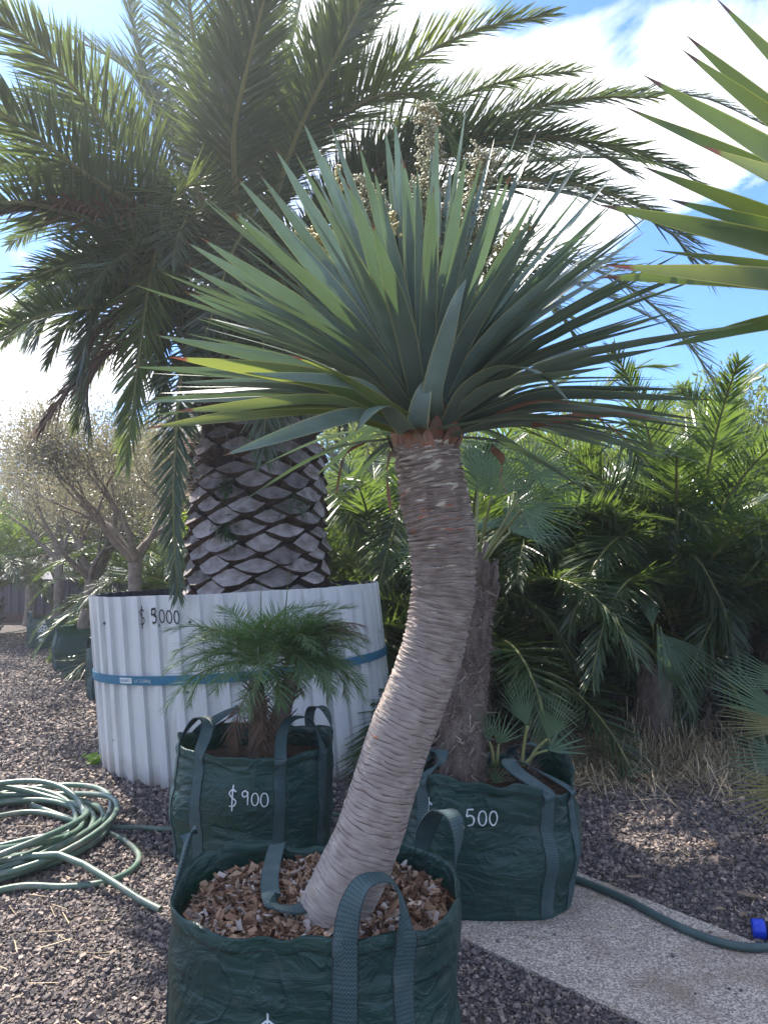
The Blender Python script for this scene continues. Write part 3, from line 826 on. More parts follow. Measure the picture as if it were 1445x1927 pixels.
    def write(s, parent, strokes, ang, z0, scale, w, material, t_of=None):
        """hand-drawn strokes wrapped on the wall. strokes are polylines in (u, v)"""
        mb = MB()
        th0 = math.radians(ang)

        def at(u, v, off):
            r = (s.pt(th0, .6) - Vector((s.cx, s.cy, s.pt(th0, .6).z))).length
            th = th0 + u * scale / r
            return s.pt(th, (z0 + v * scale) / s.rimh(th), off)
        for st in strokes:
            pts2 = smooth2(st)
            rows = []
            for i, (u, v) in enumerate(pts2):
                a = pts2[max(0, i - 1)]; b_ = pts2[min(len(pts2) - 1, i + 1)]
                dx, dy = b_[0] - a[0], b_[1] - a[1]
                l = math.hypot(dx, dy) or 1
                nx, ny = -dy / l * w / scale / 2, dx / l * w / scale / 2
                rows.append([at(u + nx, v + ny, .0045), at(u - nx, v - ny, .0045)])
            mb.grid(rows)
        return mb.build('price_writing', material, parent)


def smooth2(st):
    if len(st) < 3:
        a, b_ = st[0], st[-1]
        return [(a[0] + (b_[0] - a[0]) * k / 8, a[1] + (b_[1] - a[1]) * k / 8) for k in range(9)]
    v = catmull([(x, y, 0) for x, y in st], len(st) * 6)
    return [(p.x, p.y) for p in v]


def glyph(ch, x, y=0, h=1.0, lean=0.0):
    def S(l):
        return [(x + (a + lean * b_) * h, y + b_ * h) for a, b_ in l]
    if ch == '0':
        return [S([(.28 + .26 * math.sin(k * .6283), .5 + .48 * math.cos(k * .6283)) for k in range(11)])]
    if ch == '5':
        return [S([(.08, .98), (.06, .75), (.05, .58), (.28, .62), (.46, .42), (.38, .12), (.1, .02)]), S([(.08, .98), (.44, 1.0)])]
    if ch == '9':
        return [S([(.42, .84), (.24, .98), (.06, .80), (.16, .58), (.38, .66), (.44, .90), (.44, .5), (.42, .02)])]
    if ch == '$':
        return [S([(.44, .86), (.24, .98), (.06, .80), (.22, .55), (.42, .36), (.32, .10), (.04, .08)]), S([(.26, 1.22), (.23, .5), (.2, -.2)])]
    if ch == '1':
        return [S([(.2, .98), (.2, .02)])]
    if ch == '2':
        return [S([(.06, .8), (.24, .98), (.42, .8), (.3, .45), (.04, .04)]), S([(.04, .04), (.46, .04)])]
    if ch == '3':
        return [S([(.06, .9), (.28, .98), (.42, .78), (.2, .54)]), S([(.2, .54), (.44, .36), (.34, .06), (.04, .06)])]
    if ch == ',':
        return [S([(.1, .06), (.05, -.2)])]
    return []


def writing(items):
    out = []
    for ch, x, y, h in items:
        out += glyph(ch, x, y, h)
    return out


def fill_soil(b, t, name, label_kind, material, seed):
    mb = MB()
    nth = 60
    rows = []
    for i in range(9):
        f = i / 8
        row = []
        for j in range(nth):
            p = b.pt(2 * math.pi * j / nth, t, -.010)
            c = Vector((b.cx, b.cy, b.h * t))
            q = c.lerp(Vector((p.x, p.y, b.h * t)), max(f, .001))
            q.z += .03 * (1 - f * f) + .02 * noise.noise((q.x * 6, q.y * 6, seed))
            row.append(q)
        rows.append(row)
    mb.grid(rows, closed=True)
    o = mb.build(name, material)
    return tag(o, kind=label_kind)


# front bag
BA = Bag(-.20, 2.33, .425, .345, .575, 1.0, rim=[(215, .0, 40), (150, .035, 30), (30, .02, 25), (100, -.02, 30), (180, -.015, 20)], bulge=.03)
t_ = thing('grow_bag', 'dark green woven bag full of wood chips, holding the leaning ringed trunk', 'planter bag', (BA.cx, BA.cy, 0), 'green woven planting bags')
BA.wall(t_)
BA.handle(t_, 286, 311, P(708, 1655, 2.02), w=.066)
BA.handle(t_, 176, 190, P(354, 1572, 2.36), w=.055, turn=.18)
BA.handle(t_, 118, 86, G(545, 1706, .572), w=.055)
BA.handle(t_, 12, 36, P(842, 1530, 2.44), w=.058)
BA.write(t_, writing([('$', 0, 0, 1), ('3', .75, -.12, .8)]), 250, .285, .085, .005, M['white_ink'])
fill_soil(BA, .86, 'soil', 'stuff', M['soil'], 3)

# $900 bag
BB = Bag(-.71, 4.15, .425, .375, .575, 2.0, rim=[(200, .03, 25), (80, .01, 40), (0, .03, 25)], bulge=.045)
t_ = thing('grow_bag', 'dark green woven bag marked $900 under the small feathery palm', 'planter bag', (BB.cx, BB.cy, 0), 'green woven planting bags')
BB.wall(t_)
BB.handle(t_, 206, 236, P(382, 1352, 3.92), w=.062)
BB.handle(t_, 150, 128, P(440, 1336, 4.45), w=.055)
BB.handle(t_, 298, 332, P(560, 1352, 4.02), w=.062)
BB.handle(t_, 22, 48, P(598, 1330, 4.42), w=.055)
BB.write(t_, writing([('$', 0, 0, 1), ('9', .72, .1, .82), ('0', 1.28, .06, .72), ('0', 1.78, -.02, .78)]), 262, .338, .088, .006, M['white_ink'])
fill_soil(BB, .80, 'soil', 'stuff', M['soil'], 5)

# $1,500 bag
BC = Bag(.48, 3.62, .415, .36, .575, 3.0, rim=[(235, .035, 25), (318, -.045, 22), (20, .065, 20), (90, -.04, 40)], bulge=.055)
t_ = thing('grow_bag', 'dark green woven bag marked 1,500 standing on the pale path end', 'planter bag', (BC.cx, BC.cy, 0), 'green woven planting bags')
BC.wall(t_)
BC.handle(t_, 222, 200, P(822, 1415, 3.55), w=.06)
BC.handle(t_, 305, 328, P(965, 1432, 3.55), w=.066)
BC.handle(t_, 40, 62, P(985, 1400, 3.92), w=.055)
BC.handle(t_, 150, 125, P(815, 1410, 3.9), w=.055)
BC.write(t_, writing([('$', -2.4, 0, 1), ('1', -.95, .05, .8), (',', -.33, 0, .9), ('5', -.15, .05, .85), ('0', .45, .06, .78), ('0', 1.03, .04, .78)]), 252.5, .42, .082, .006, M['white_ink'])
fill_soil(BC, .80, 'soil', 'stuff', M['soil'], 6)

# far bags under the bare trees, one at the very right for the second dragon tree
FAR_BAGS = [
    (P(168, 1240, 10.95), .47, .60, 'green woven bag below the swollen trunk, left of the steel ring', 4.0),
    (P(108, 1200, 13.45), .47, .54, 'green bag with printed white emblem near the dark fence', 5.0),
    (P(250, 1300, 8.65), .47, .58, 'green bag half hidden directly behind the white steel ring', 6.0)]
for (c, r, h, lab, sd) in FAR_BAGS:
    b = Bag(c.x, c.y, r, r * .95, h, sd, rim=[(200, .02, 30), (300, .02, 30)])
    t_ = thing('grow_bag', lab, 'planter bag', (c.x, c.y, 0), 'green woven planting bags')
    b.wall(t_, nth=80, nt=30)
    b.handle(t_, 206, 226, (b.cx - r * .78, b.cy - r * .6, h + .12), w=.07)
    b.handle(t_, 306, 330, (b.cx + r * .7, b.cy - r * .62, h + .11), w=.07)
    fill_soil(b, .86, 'soil', 'stuff', M['soil'], sd)
    if sd == 5.0:
        # printed emblem: a rounded map-like outline with two round letters, small words above and below, a triangle
        st = [[(-.5, .1), (-.42, .38), (-.2, .42), (-.1, .3), (0, .46), (.14, .28), (.3, .42), (.5, .1), (.44, -.2), (.2, -.32), (0, -.16), (-.2, -.2), (-.42, -.22), (-.5, .1)],
              [(-.08, .12), (-.2, .2), (-.32, .06), (-.2, -.08), (-.08, .0), (-.18, .02)], [(.3, .12), (.18, .2), (.06, .06), (.18, -.08), (.3, .0), (.2, .02)],
              [(-.3, .72), (-.2, .66), (-.1, .74), (0, .66), (.1, .74), (.2, .66), (.3, .72)], [(-.36, -.52), (-.24, -.6), (-.1, -.5), (.04, -.6), (.2, -.5), (.36, -.58)]]
        st += [[(-.30 * k, -.98 + .02), (.30 * k, -.98 + .02)] for k in (1,)]
        o = b.write(t_, st, 262, .36, .17, .014, M['white_ink']); o.name = 'printed_emblem'
        o = b.write(t_, [[(-.28 + .025 * k, -1.2 + .03 * k), (.28 - .025 * k, -1.2 + .03 * k)] for k in range(11)], 262, .36, .17, .010, M['white_ink']); o.name = 'printed_triangle'

# wood chips heaped in the front bag
k = 5200
a = rs.uniform(0, 2 * math.pi, k); q = np.sqrt(rs.uniform(0, 1, k))
px_, py_ = [], []
for ai, qi in zip(a, q):
    p = BA.pt(ai, .86, -.045)
    px_.append(BA.cx + (p.x - BA.cx) * qi); py_.append(BA.cy + (p.y - BA.cy) * qi)
px_, py_ = np.array(px_), np.array(py_)
pz = .86 * .575 + .012 + .032 * (1 - q ** 2) + rs.uniform(0, .022, k) + np.array([.02 * noise.noise((x * 6, y * 6, 3)) for x, y in zip(px_, py_)])
sz = rs.uniform(.010, .030, k)
sz[rs.uniform(0, 1, k) < .03] *= 1.6
o = chips('wood_chips', np.stack([px_, py_, pz], 1), sz, ((1.0, 2.2), (.35, .9), (.08, .28)), M['chip'], rs, tilt=.6)
tag(o, kind='stuff')

# ------------------------------------------------------------------ dragon tree
def sword(mb, pts, w, az=None, fold=.22, twist=0.0, n=16, wdir=None, base_k=.8):
    """one sword leaf along pts"""
    c = resample(catmull(pts, 24), n) if len(pts) > 2 else [Vector(pts[0]).lerp(Vector(pts[1]), i / n) for i in range(n + 1)]
    hd = Vector((c[-1].x - c[0].x, c[-1].y - c[0].y, 0))
    if az is not None:
        hd = az
    hd = hd.normalized() if hd.length > 1e-5 else Vector((1, 0, 0))
    W0 = Vector(wdir) if wdir is not None else Vector((hd.y, -hd.x, 0))
    rows, uvs = [], []
    for i in range(n + 1):
        s = i / n
        t = (c[min(i + 1, n)] - c[max(i - 1, 0)]).normalized()
        wd = (W0 - t * W0.dot(t)).normalized()
        if twist:
            wd = Matrix.Rotation(twist * s, 3, t) @ wd
        nn = wd.cross(t)
        k = base_k + (1 - base_k) * min(1, s / .3) if s < .36 else max(.012, 1 - ((s - .36) / .64) ** 2.1)
        if s > .93: k = max(.012, k)
        hw = w * .5 * k
        fd = fold * (1 - .5 * s)
        rows.append([c[i] + wd * hw * x + nn * hw * fd * (x * x) for x in (-1, -.55, 0, .55, 1)])
        uvs.append([((x + 1) / 2, s) for x in (-1, -.55, 0, .55, 1)])
    mb.grid(rows, uvs)


def dragon_trunk(parent, pix, Yd, radii, rings):
    c = catmull([P(x, y, Yd) for x, y in pix], 40)
    c = resample(c, rings * 6)
    m = len(c) - 1
    nth = 64
    rows, uvs = [], []
    for i in range(m + 1):
        s = i / m
        t = (c[min(i + 1, m)] - c[max(0, i - 1)]).normalized()
        sd = Vector((1, 0, 0)); sd = (sd - t * sd.dot(t)).normalized(); bk = t.cross(sd)
        x = s * (len(radii) - 1); j = min(int(x), len(radii) - 2)
        r = radii[j] + (radii[j + 1] - radii[j]) * (x - j)
        row, uvr = [], []
        for q_ in range(nth + 1):
            th = 2 * math.pi * q_ / nth
            cx_, sx_ = math.cos(th), math.sin(th)
            ring = s * rings
            ph = ring + .55 * noise.noise((cx_ * 1.3, sx_ * 1.3, ring * .35)) + .15 * noise.noise((cx_ * 4, sx_ * 4, ring))
            fr = ph % 1.0
            amp = (.0020 + .0050 * max(0, min(1, (s - .45) / .4))) * (1 + .8 * noise.noise((cx_ * 3, sx_ * 3, ring * 1.1 + 9)))
            rr = r + amp * (1.0 - 2.0 * (1 - fr) ** 3) + .0035 * noise.noise((cx_ * 2, sx_ * 2, s * 14)) + .0015 * noise.noise((cx_ * 9, sx_ * 9, s * 70))
            row.append(c[i] + (sd * cx_ + bk * sx_) * rr); uvr.append((q_ / nth, ph))
        rows.append(row); uvs.append(uvr)
    mb = MB()
    mb.grid(rows, uvs)
    return mb.build('trunk', M['dragon_bark'], parent), c


DT = P(612, 1770, 2.22)
t_ = thing('dragon_tree', 'tall dragon tree with curved ringed grey trunk and spiky green crown with flowers', 'tree', (DT.x, DT.y, .5))
trk, tc_ = dragon_trunk(t_, [(588, 1815), (620, 1735), (690, 1580), (748, 1400), (805, 1250), (833, 1120), (832, 1020), (818, 940), (803, 862), (800, 838)], 2.22,
                        [.101, .101, .098, .094, .092, .090, .088, .094, .099, .092], 104)
CY = 2.22
CC = P(800, 800, CY)       # crown centre
# collar of pale orange leaf bases
mb = MB()
for i in range(80):
    th = U(0, 2 * math.pi); hgt = U(-.055, .05)
    rr = .092 - .04 * max(0, hgt) / .05
    b0 = CC + Vector((math.cos(th) * rr, math.sin(th) * rr, hgt - .03))
    d = Vector((math.cos(th), math.sin(th), U(1.4, 3.0))).normalized()
    sword(mb, [b0 - d * .02, b0 + d * .03, b0 + d * U(.045, .075)], U(.035, .06), n=4, fold=-.15, base_k=1)
ob = mb.build('leaf_bases', M['leaf_base'], t_)
# core
mb = MB()
mb.tube([CC + Z * -.06, CC, CC + Z * .08, CC + Z * .16], [.088, .086, .062, .02], 20)
mb.build('crown_core', M['leaf_base'], t_)

leaf_specs = []
# tips traced on the photograph: (x, y, side, width, material) side -1 towards the viewer, +1 away, number = fraction of the free depth
TIPS = [
    (569, 225, -.35, .055, 's'), (516, 277, -.5, .058, 's'), (445, 333, -.6, .06, 's'), (487, 325, -.2, .05, 's'), (440, 396, -.75, .062, 's'),
    (348, 453, -.5, .055, 's'), (377, 446, -.8, .06, 's'), (348, 498, -.3, .05, 's'), (345, 548, -.6, .052, 's'), (366, 551, -.1, .045, 's'),
    (290, 630, -.4, .045, 's'), (366, 645, .1, .042, 'p'), (319, 672, -.8, .058, 'o'), (248, 690, -.3, .045, 's'), (461, 701, -1.0, .04, 's'),
    (266, 756, .2, .042, 's'), (332, 774, -.8, .055, 'o'), (274, 806, -.9, .055, 'o'), (419, 858, -1., .055, 's'),
    (621, 230, -.3, .05, 's'), (603, 280, -.1, .05, 's'), (595, 353, -.9, .055, 's'), (630, 300, .3, .05, 's'), (742, 222, -.35, .058, 's'), (724, 238, .2, .052, 's'),
    (816, 348, -1., .05, 's'), (879, 185, -.1, .058, 's'), (813, 270, .4, .04, 's'), (690, 330, .5, .05, 's'), (760, 300, -.75, .064, 's'), (655, 345, -.85, .066, 's'),
    (981, 227, -.1, .052, 's'), (1000, 275, .3, .048, 's'), (1012, 243, .6, .05, 's'), (1107, 275, .3, .045, 'p'), (1167, 313, .1, .045, 'p'), (1175, 363, .4, .046, 's'),
    (1145, 385, -.3, .05, 's'), (1215, 435, .2, .045, 'p'), (1097, 465, -.55, .055, 's'), (1227, 550, .3, .045, 'p'), (1227, 590, .1, .045, 's'), (1277, 583, -.35, .052, 'p'),
    (1002, 335, .8, .042, 's'), (1047, 358, .6, .045, 's'), (960, 330, -.8, .06, 's'), (1238, 600, .35, .05, 'p'), (1250, 654, -.3, .054, 'p'), (1300, 732, -.15, .045, 's'),
    (1347, 753, -.4, .05, 'p'), (1338, 801, .1, .042, 'p'), (1275, 851, .3, .036, 'p'), (1267, 866, .6, .036, 'p'), (1263, 713, .3, .05, 'p'), (1238, 711, .7, .05, 's'),
    (1150, 690, -.8, .055, 's'), (1180, 520, -.1, .05, 'p'), (1200, 480, .6, .05, 's'), (1120, 560, .8, .05, 's'), (1220, 640, .8, .05, 's'), (1090, 400, .9, .045, 's'),
    (1190, 620, .2, .05, 'p'), (1140, 450, .5, .045, 'p'), (1280, 770, .8, .04, 's'), (1060, 300, .2, .045, 's'), (930, 260, .5, .045, 's'), (850, 300, .8, .045, 's'),
    (540, 380, .6, .05, 's'), (420, 500, .6, .045, 's'), (400, 600, .7, .045, 's'), (330, 720, .7, .04, 'p'), (470, 430, .8, .045, 's'), (300, 740, .5, .04, 's'),
    (1210, 830, -.2, .036, 'p'), (1160, 845, .5, .036, 'p'), (1010, 420, -.7, .056, 's'), (700, 420, -1, .06, 's'),
]
L0 = .93
for (x, y, sgn, w, mk_) in TIPS:
    w *= .95
    q0 = P(x, y, CY)
    l2 = (q0 - CC).length
    free = math.sqrt(max(0.0, L0 * L0 - min(l2, L0) ** 2)) if l2 < L0 else 0
    dY = sgn * max(free, .12 if l2 > .9 * L0 else 0)
    tip = P(x, y, CY + dY)
    d = (tip - CC)
    el = math.atan2(d.z, math.hypot(d.x, d.y))
    az = Vector((d.x, d.y, 0)).normalized()
    b0 = CC + az * (.07 * math.cos(el)) + Z * (.085 * math.sin(el) - .02)
    L = (tip - b0).length
    bow = .07 * math.cos(el) + .015
    mid = b0.lerp(tip, .42) + Z * bow * L + az * .0
    tang = Vector((az.y, -az.x, 0)); flat = d.cross(Vector((0, 1, 0))).normalized()
    if tang.dot(flat) < 0: flat = -flat
    bl = U(.5, .95) if x < 830 else U(.1, .5)
    if x > 900 and mk_ == 's' and U(0, 1) < .6: mk_ = 'p'
    leaf_specs.append(([b0, b0.lerp(mid, .5) + Z * .012 * L, mid, tip], w, mk_, tang * (1 - bl) + flat * bl, U(-.2, .2)))
# deliberate front leaves
leaf_specs.append(([CC + Vector((-.03, -.09, -.01)), P(740, 775, 2.00), P(640, 712, 1.80), P(545, 667, 1.66)], .058, 'o', None, -.1))
leaf_specs.append(([CC + Vector((.03, -.09, .0)), P(815, 740, 2.02), P(845, 620, 1.94), P(862, 560, 1.93), P(879, 522, 1.95)], .062, 's', None, .1))
leaf_specs.append(([CC + Vector((-.01, -.10, -.02)), P(785, 800, 2.06), P(795, 745, 2.02), P(816, 700, 2.03)], .060, 'p', Vector((1, 0, 0)), .0))
leaf_specs.append(([CC + Vector((-.05, -.08, -.03)), P(762, 806, 2.05), P(730, 766, 1.96), P(700, 770, 1.91), P(668, 813, 1.88)], .060, 'p', Vector((.75, -.5, .25)), -.5))
leaf_specs.append(([CC + Vector((.06, -.07, -.02)), P(880, 735, 2.0), P(945, 695, 1.9), P(1015, 705, 1.82), P(1075, 760, 1.8)], .06, 's', None, .1))
leaf_specs.append(([CC + Vector((.04, -.09, -.03)), P(850, 803, 2.05), P(960, 790, 1.95), P(1120, 795, 1.9), P(1220, 800, 1.95)], .035, 'p', None, 0))
leaf_specs.append(([CC + Vector((.07, -.05, -.05)), P(880, 812, 2.1), P(950, 790, 2.05), P(1060, 775, 2.05)], .05, 's', None, 0))
MK = {'s': 'sword', 'o': 'sword_old', 'p': 'sword_pale'}
for (pts, w, mk_, wd, tw) in leaf_specs:
    mb = MB()
    sword(mb, pts, w, wdir=wd, twist=tw, fold=U(.15, .4))
    mb.build('leaf', M[MK[mk_]], t_)
# the rest of the crown, mostly away from the viewer
mb = MB()
for i in range(175):
    az_ = U(-.15, math.pi + .15) if i < 80 else U(0, 2 * math.pi)
    el = math.radians(U(-8, 88)) if i < 80 else math.radians(U(48, 85))
    if i >= 110: az_ = U(math.pi * .93, math.pi * 1.45); el = math.radians(U(2, 64))
    if i >= 145: az_ = U(-.75, .2); el = math.radians(U(-10, 65))
    d = Vector((math.cos(az_) * math.cos(el), math.sin(az_) * math.cos(el), math.sin(el)))
    az = Vector((math.cos(az_), math.sin(az_), 0))
    b0 = CC + az * .06 * math.cos(el) + Z * (.085 * math.sin(el) - .02)
    L = U(.62, .85) if i < 110 else U(.66, .9)
    tip = b0 + d * L - Z * U(.0, .09) * math.cos(el)
    sword(mb, [b0, b0.lerp(tip, .42) + Z * (.06 * math.cos(el) + .015) * L, tip], U(.036, .05), twist=U(-.4, .4), n=10)
tag(mb.build('leaf', M['sword'], t_), kind='stuff')
# dry hanging leaves
for pts in ([(690, 832), (655, 848), (640, 885), (632, 935)], [(735, 850), (728, 880), (730, 925), (736, 968)], [(925, 842), (945, 866), (941, 895), (952, 926)],
            [(930, 775), (1030, 752), (1110, 778), (1186, 832)], [(1000, 800), (1110, 780), (1210, 784), (1305, 806)]):
    mb = MB()
    dy = U(-.12, .0)
    sword(mb, [P(x, y, CY - .02 + dy * i) for i, (x, y) in enumerate(pts)], .024, wdir=Vector((.8, -.3, .4)), twist=rnd.choice((-1, 1)) * U(1.2, 2.6), n=14)
    tag(mb.build('dead_leaf', M['dead_leaf'], t_), 'brown shrivelled leaf hanging from the crown')


def panicle(parent, pix, Yd, dens, spread, material, n_end=1.0):
    mb = MB()
    c = resample(catmull([P(x, y, Yd + k * .03) for k, (x, y) in enumerate(pix)], 20), 24)
    mb.tube(c, [.007 - .005 * i / 24 for i in range(25)], 6, m=0)
    oct_ = [(1, 0, 0), (-1, 0, 0), (0, 1, 0), (0, -1, 0), (0, 0, 1.2), (0, 0, -1.2)]
    of = [(0, 2, 4), (2, 1, 4), (1, 3, 4), (3, 0, 4), (2, 0, 5), (1, 2, 5), (3, 1, 5), (0, 3, 5)]
    for i in range(dens):
        s = U(.32, 1.0) if n_end < 1 else U(.25, 1.0)
        p = c[min(24, int(s * 24))]
        d = Vector((U(-1, 1), U(-1, 1), U(-.2, 1))).normalized()
        ln = spread * 1.45 * U(.3, 1) * (1.2 - .75 * s)
        tip = p + d * ln
        mb.tube([p, p.lerp(tip, .5) + Z * .006, tip], [.0016, .0013, .001], 3, cap=False, m=0)
        for q_ in range(13):
            f = U(.35, 1.05)
            b_ = p.lerp(tip, f) + Vector((U(-1, 1), U(-1, 1), U(-1, 1))) * .009
            r = U(.003, .0056)
            ids = [mb.add(b_ + Vector(o_) * r) for o_ in oct_]
            for f_ in of:
                mb.face(*[ids[k_] for k_ in f_], m=1)
    return mb.build('flower_panicle', [M['stalk'], M[material]], parent)


panicle(t_, [(775, 640), (735, 500), (700, 400), (678, 345)], CY + .06, 150, .11, 'bud')
panicle(t_, [(795, 620), (800, 450), (806, 300), (805, 195)], CY + .10, 130, .08, 'bud')
panicle(t_, [(808, 620), (800, 520), (790, 430), (785, 350)], CY + .08, 130, .11, 'bud')
panicle(t_, [(830, 620), (862, 500), (893, 380), (916, 285)], CY + .06, 190, .10, 'bud')
panicle(t_, [(765, 660), (680, 545), (615, 470), (556, 424)], CY + .02, 34, .05, 'bud_cream', .5)
panicle(t_, [(840, 650), (900, 545), (950, 462), (998, 424)], CY - .05, 40, .045, 'bud_cream', .5)
panicle(t_, [(850, 650), (890, 570), (920, 510), (940, 488)], CY - .02, 22, .03, 'bud', .5)
panicle(t_, [(770, 650), (745, 520), (736, 430), (736, 385)], CY - .12, 14, .035, 'bud_cream', .5)
panicle(t_, [(765, 650), (700, 480), (655, 370), (632, 312)], CY + .12, 14, .035, 'bud_cream', .5)

# ------------------------------------------------------------------ second dragon tree, mostly beyond the right edge
C2 = P(1905, 625, 1.72)
t_ = thing('dragon_tree', 'broad sword leaves with yellow margins reaching in from beside the photo edge', 'tree', (C2.x, C2.y, 0))
mb = MB()
mb.tube([Vector((C2.x + .03, C2.y, z)) for z in (0, .5, 1.0, 1.6, C2.z)], [.11, .10, .095, .09, .09], 24)
mb.build('trunk', M['olive_bark'], t_)
for (x, y, dy, w, mk_, sag) in [(1208, 140, -.16, .098, 'b', .03), (1281, 92, .05, .085, 'b', .03), (1288, 64, .2, .075, 'b', .02), (1345, -5, -.05, .085, 'b', .03), (1408, -60, .1, .09, 'b', .03),
                                (1168, 198, .12, .07, 'b', .05), (1320, 274, -.25, .09, 'o', .05), (1205, 312, .25, .06, 'b', .02), (1256, 374, .05, .064, 'b', .03),
                                (1350, 428, .35, .05, 'b', .01), (1122, 384, -.02, .078, 'b', .03), (1140, 500, -.1, .07, 'o', .03), (1128, 496, .2, .04, 'b', .03),
                                (1125, 522, .02, .066, 'b', .05), (1240, 655, .1, .05, 'b', .06), (1228, 470, .3, .035, 'b', .03), (1390, 180, .35, .06, 'b', .03)]:
    tip = P(x, y, 1.72 + dy)
    d = tip - C2
    b0 = C2 + Vector((d.x, d.y, 0)).normalized() * .07 + Z * .08 * d.normalized().z
    mb = MB()
    mid = b0.lerp(tip, .5) + Z * sag
    wd = Vector((d.x, d.y, 0)).normalized(); wd = Vector((wd.y, -wd.x, 0)) * .35 + Vector((0, -.2, .9))
    sword(mb, [b0, mid, tip], w, wdir=wd, twist=U(-.2, .2), fold=.18)
    lf = mb.build('leaf', M['sword_big' if mk_ == 'b' else 'sword_old'], t_)
mb = MB()
for i in range(60):
    az_ = U(-1.9, 1.9); el = math.radians(U(-5, 80))
    d = Vector((math.cos(az_) * math.cos(el), math.sin(az_) * math.cos(el), math.sin(el)))
    sword(mb, [C2, C2 + d * .5 + Z * .05, C2 + d * U(.7, .95)], U(.05, .07), n=8)
tag(mb.build('leaf', M['sword_big'], t_), kind='stuff')

# ------------------------------------------------------------------ feather fronds
def frond(mb, pts, nl, ll, lw, bare=.16, v=.5, vr=.25, droop=.12, rach=(.022, .004), up=None, kink=0.0, a0=68, a1=22, st=3, msides=0, mr=1, tipk=.35, roll=0.0, az=None):
    """rachis tube and two ranks of folded leaflets along pts (material 0 leaflets, mr rachis)"""
    NS = 40
    c = resample(catmull(pts, 40), NS)
    Ltot = sum((c[i + 1] - c[i]).length for i in range(NS))
    hd = az if az is not None else Vector((c[-1].x - c[0].x, c[-1].y - c[0].y, 0))
    if hd.length < .02: hd = Vector((1, 0, 0))
    hd.normalize()
    S0 = hd.cross(Z)
    mb.tube([c[i] for i in range(0, NS + 1, 2)], [rach[0] * (1 - i / NS) + rach[1] * i / NS for i in range(0, NS + 1, 2)], 6, m=mr)
    for k in range(nl):
        for sgn in (-1, 1):
            s = bare + (1 - bare) * (k + U(.1, .9)) / nl
            x = s * NS; i = min(int(x), NS - 1)
            p = c[i].lerp(c[i + 1], x - i)
            t = (c[min(i + 2, NS)] - c[max(i - 1, 0)]).normalized()
            sd = (S0 - t * S0.dot(t)).normalized()
            nn = sd.cross(t)
            if roll:
                Rm = Matrix.Rotation(roll, 3, t); sd = Rm @ sd; nn = Rm @ nn
            g = (s - bare) / (1 - bare)
            prof = min(1, .35 + g * 3.2) * (1 - max(0, g - .45) / .55 * (1 - tipk))
            L = ll * prof * U(.86, 1.1)
            aa = math.radians(a0 + (a1 - a0) * g + U(-7, 7))
            vv = v + U(-vr, vr)
            d = t * math.cos(aa) + (sd * sgn * math.cos(vv) + nn * math.sin(vv)) * math.sin(aa)
            wv = d.cross(nn)
            wv = (wv - d * wv.dot(d)).normalized()
            wv = Matrix.Rotation(U(-.6, .6), 3, d) @ wv
            w = lw * U(.8, 1.15) * (.6 + .4 * prof)
            dz = droop * U(.3, 1.6) * L
            if st == 2:
                q = [(0, .7, 0), (.5, 1, .3), (1, 0, 1)]
            else:
                q = [(0, .6, 0), (.33, 1, .12), (.7, .75, .5), (1, 0, 1)]
            ids = []
            for (f, wk, dk) in q:
                pc = p + d * L * f - Z * dz * dk
                if wk:
                    ids.append((mb.add(pc - wv * w * wk * .5, (0, f)), mb.add(pc + wv * w * wk * .5, (1, f))))
                else:
                    ids.append((mb.add(pc, (.5, 1)),))
            for j in range(len(ids) - 1):
                a_, b_ = ids[j], ids[j + 1]
                if len(b_) == 2:
                    mb.face(a_[0], a_[1], b_[1], b_[0])
                else:
                    mb.face(a_[0], a_[1], b_[0])


def arc_pts(o, az_, el0, L, bend, n=10, pw=1.4):
    """a curve leaving o at elevation el0 and bending down by `bend` along its length"""
    pts, p = [Vector(o)], Vector(o)
    for i in range(n):
        s = (i + .5) / n
        el = el0 - bend * s ** pw
        p = p + Vector((math.cos(az_) * math.cos(el), math.sin(az_) * math.cos(el), math.sin(el))) * (L / n)
        pts.append(p.copy())
    return pts


# ------------------------------------------------------------------ great date palm in the steel ring
PC = Vector((-1.09, 6.45, 0))
t_ = thing('date_palm', 'huge date palm with diamond scarred trunk standing in the white steel ring', 'palm tree', (PC.x, PC.y, 1.0))
TR = .535


def trunk_r(z):
    return TR + .02 * math.sin(z * 1.7) - .05 * max(0, (z - 2.9))


mb = MB()
rows = []
for i in range(36):
    z = .95 + i / 35 * 3.1
    r = trunk_r(z) - .02 - (.28 * max(0, z - 3.5) if z > 3.5 else 0)
    rows.append([PC + Vector((math.cos(a_) * (r + .02 * noise.noise((math.cos(a_) * 4, math.sin(a_) * 4, z * 5))), math.sin(a_) * r, z)) for a_ in [2 * math.pi * j / 48 for j in range(48)]])
mb.grid(rows, closed=True)
mb.build('trunk', M['trunk_core'], t_)
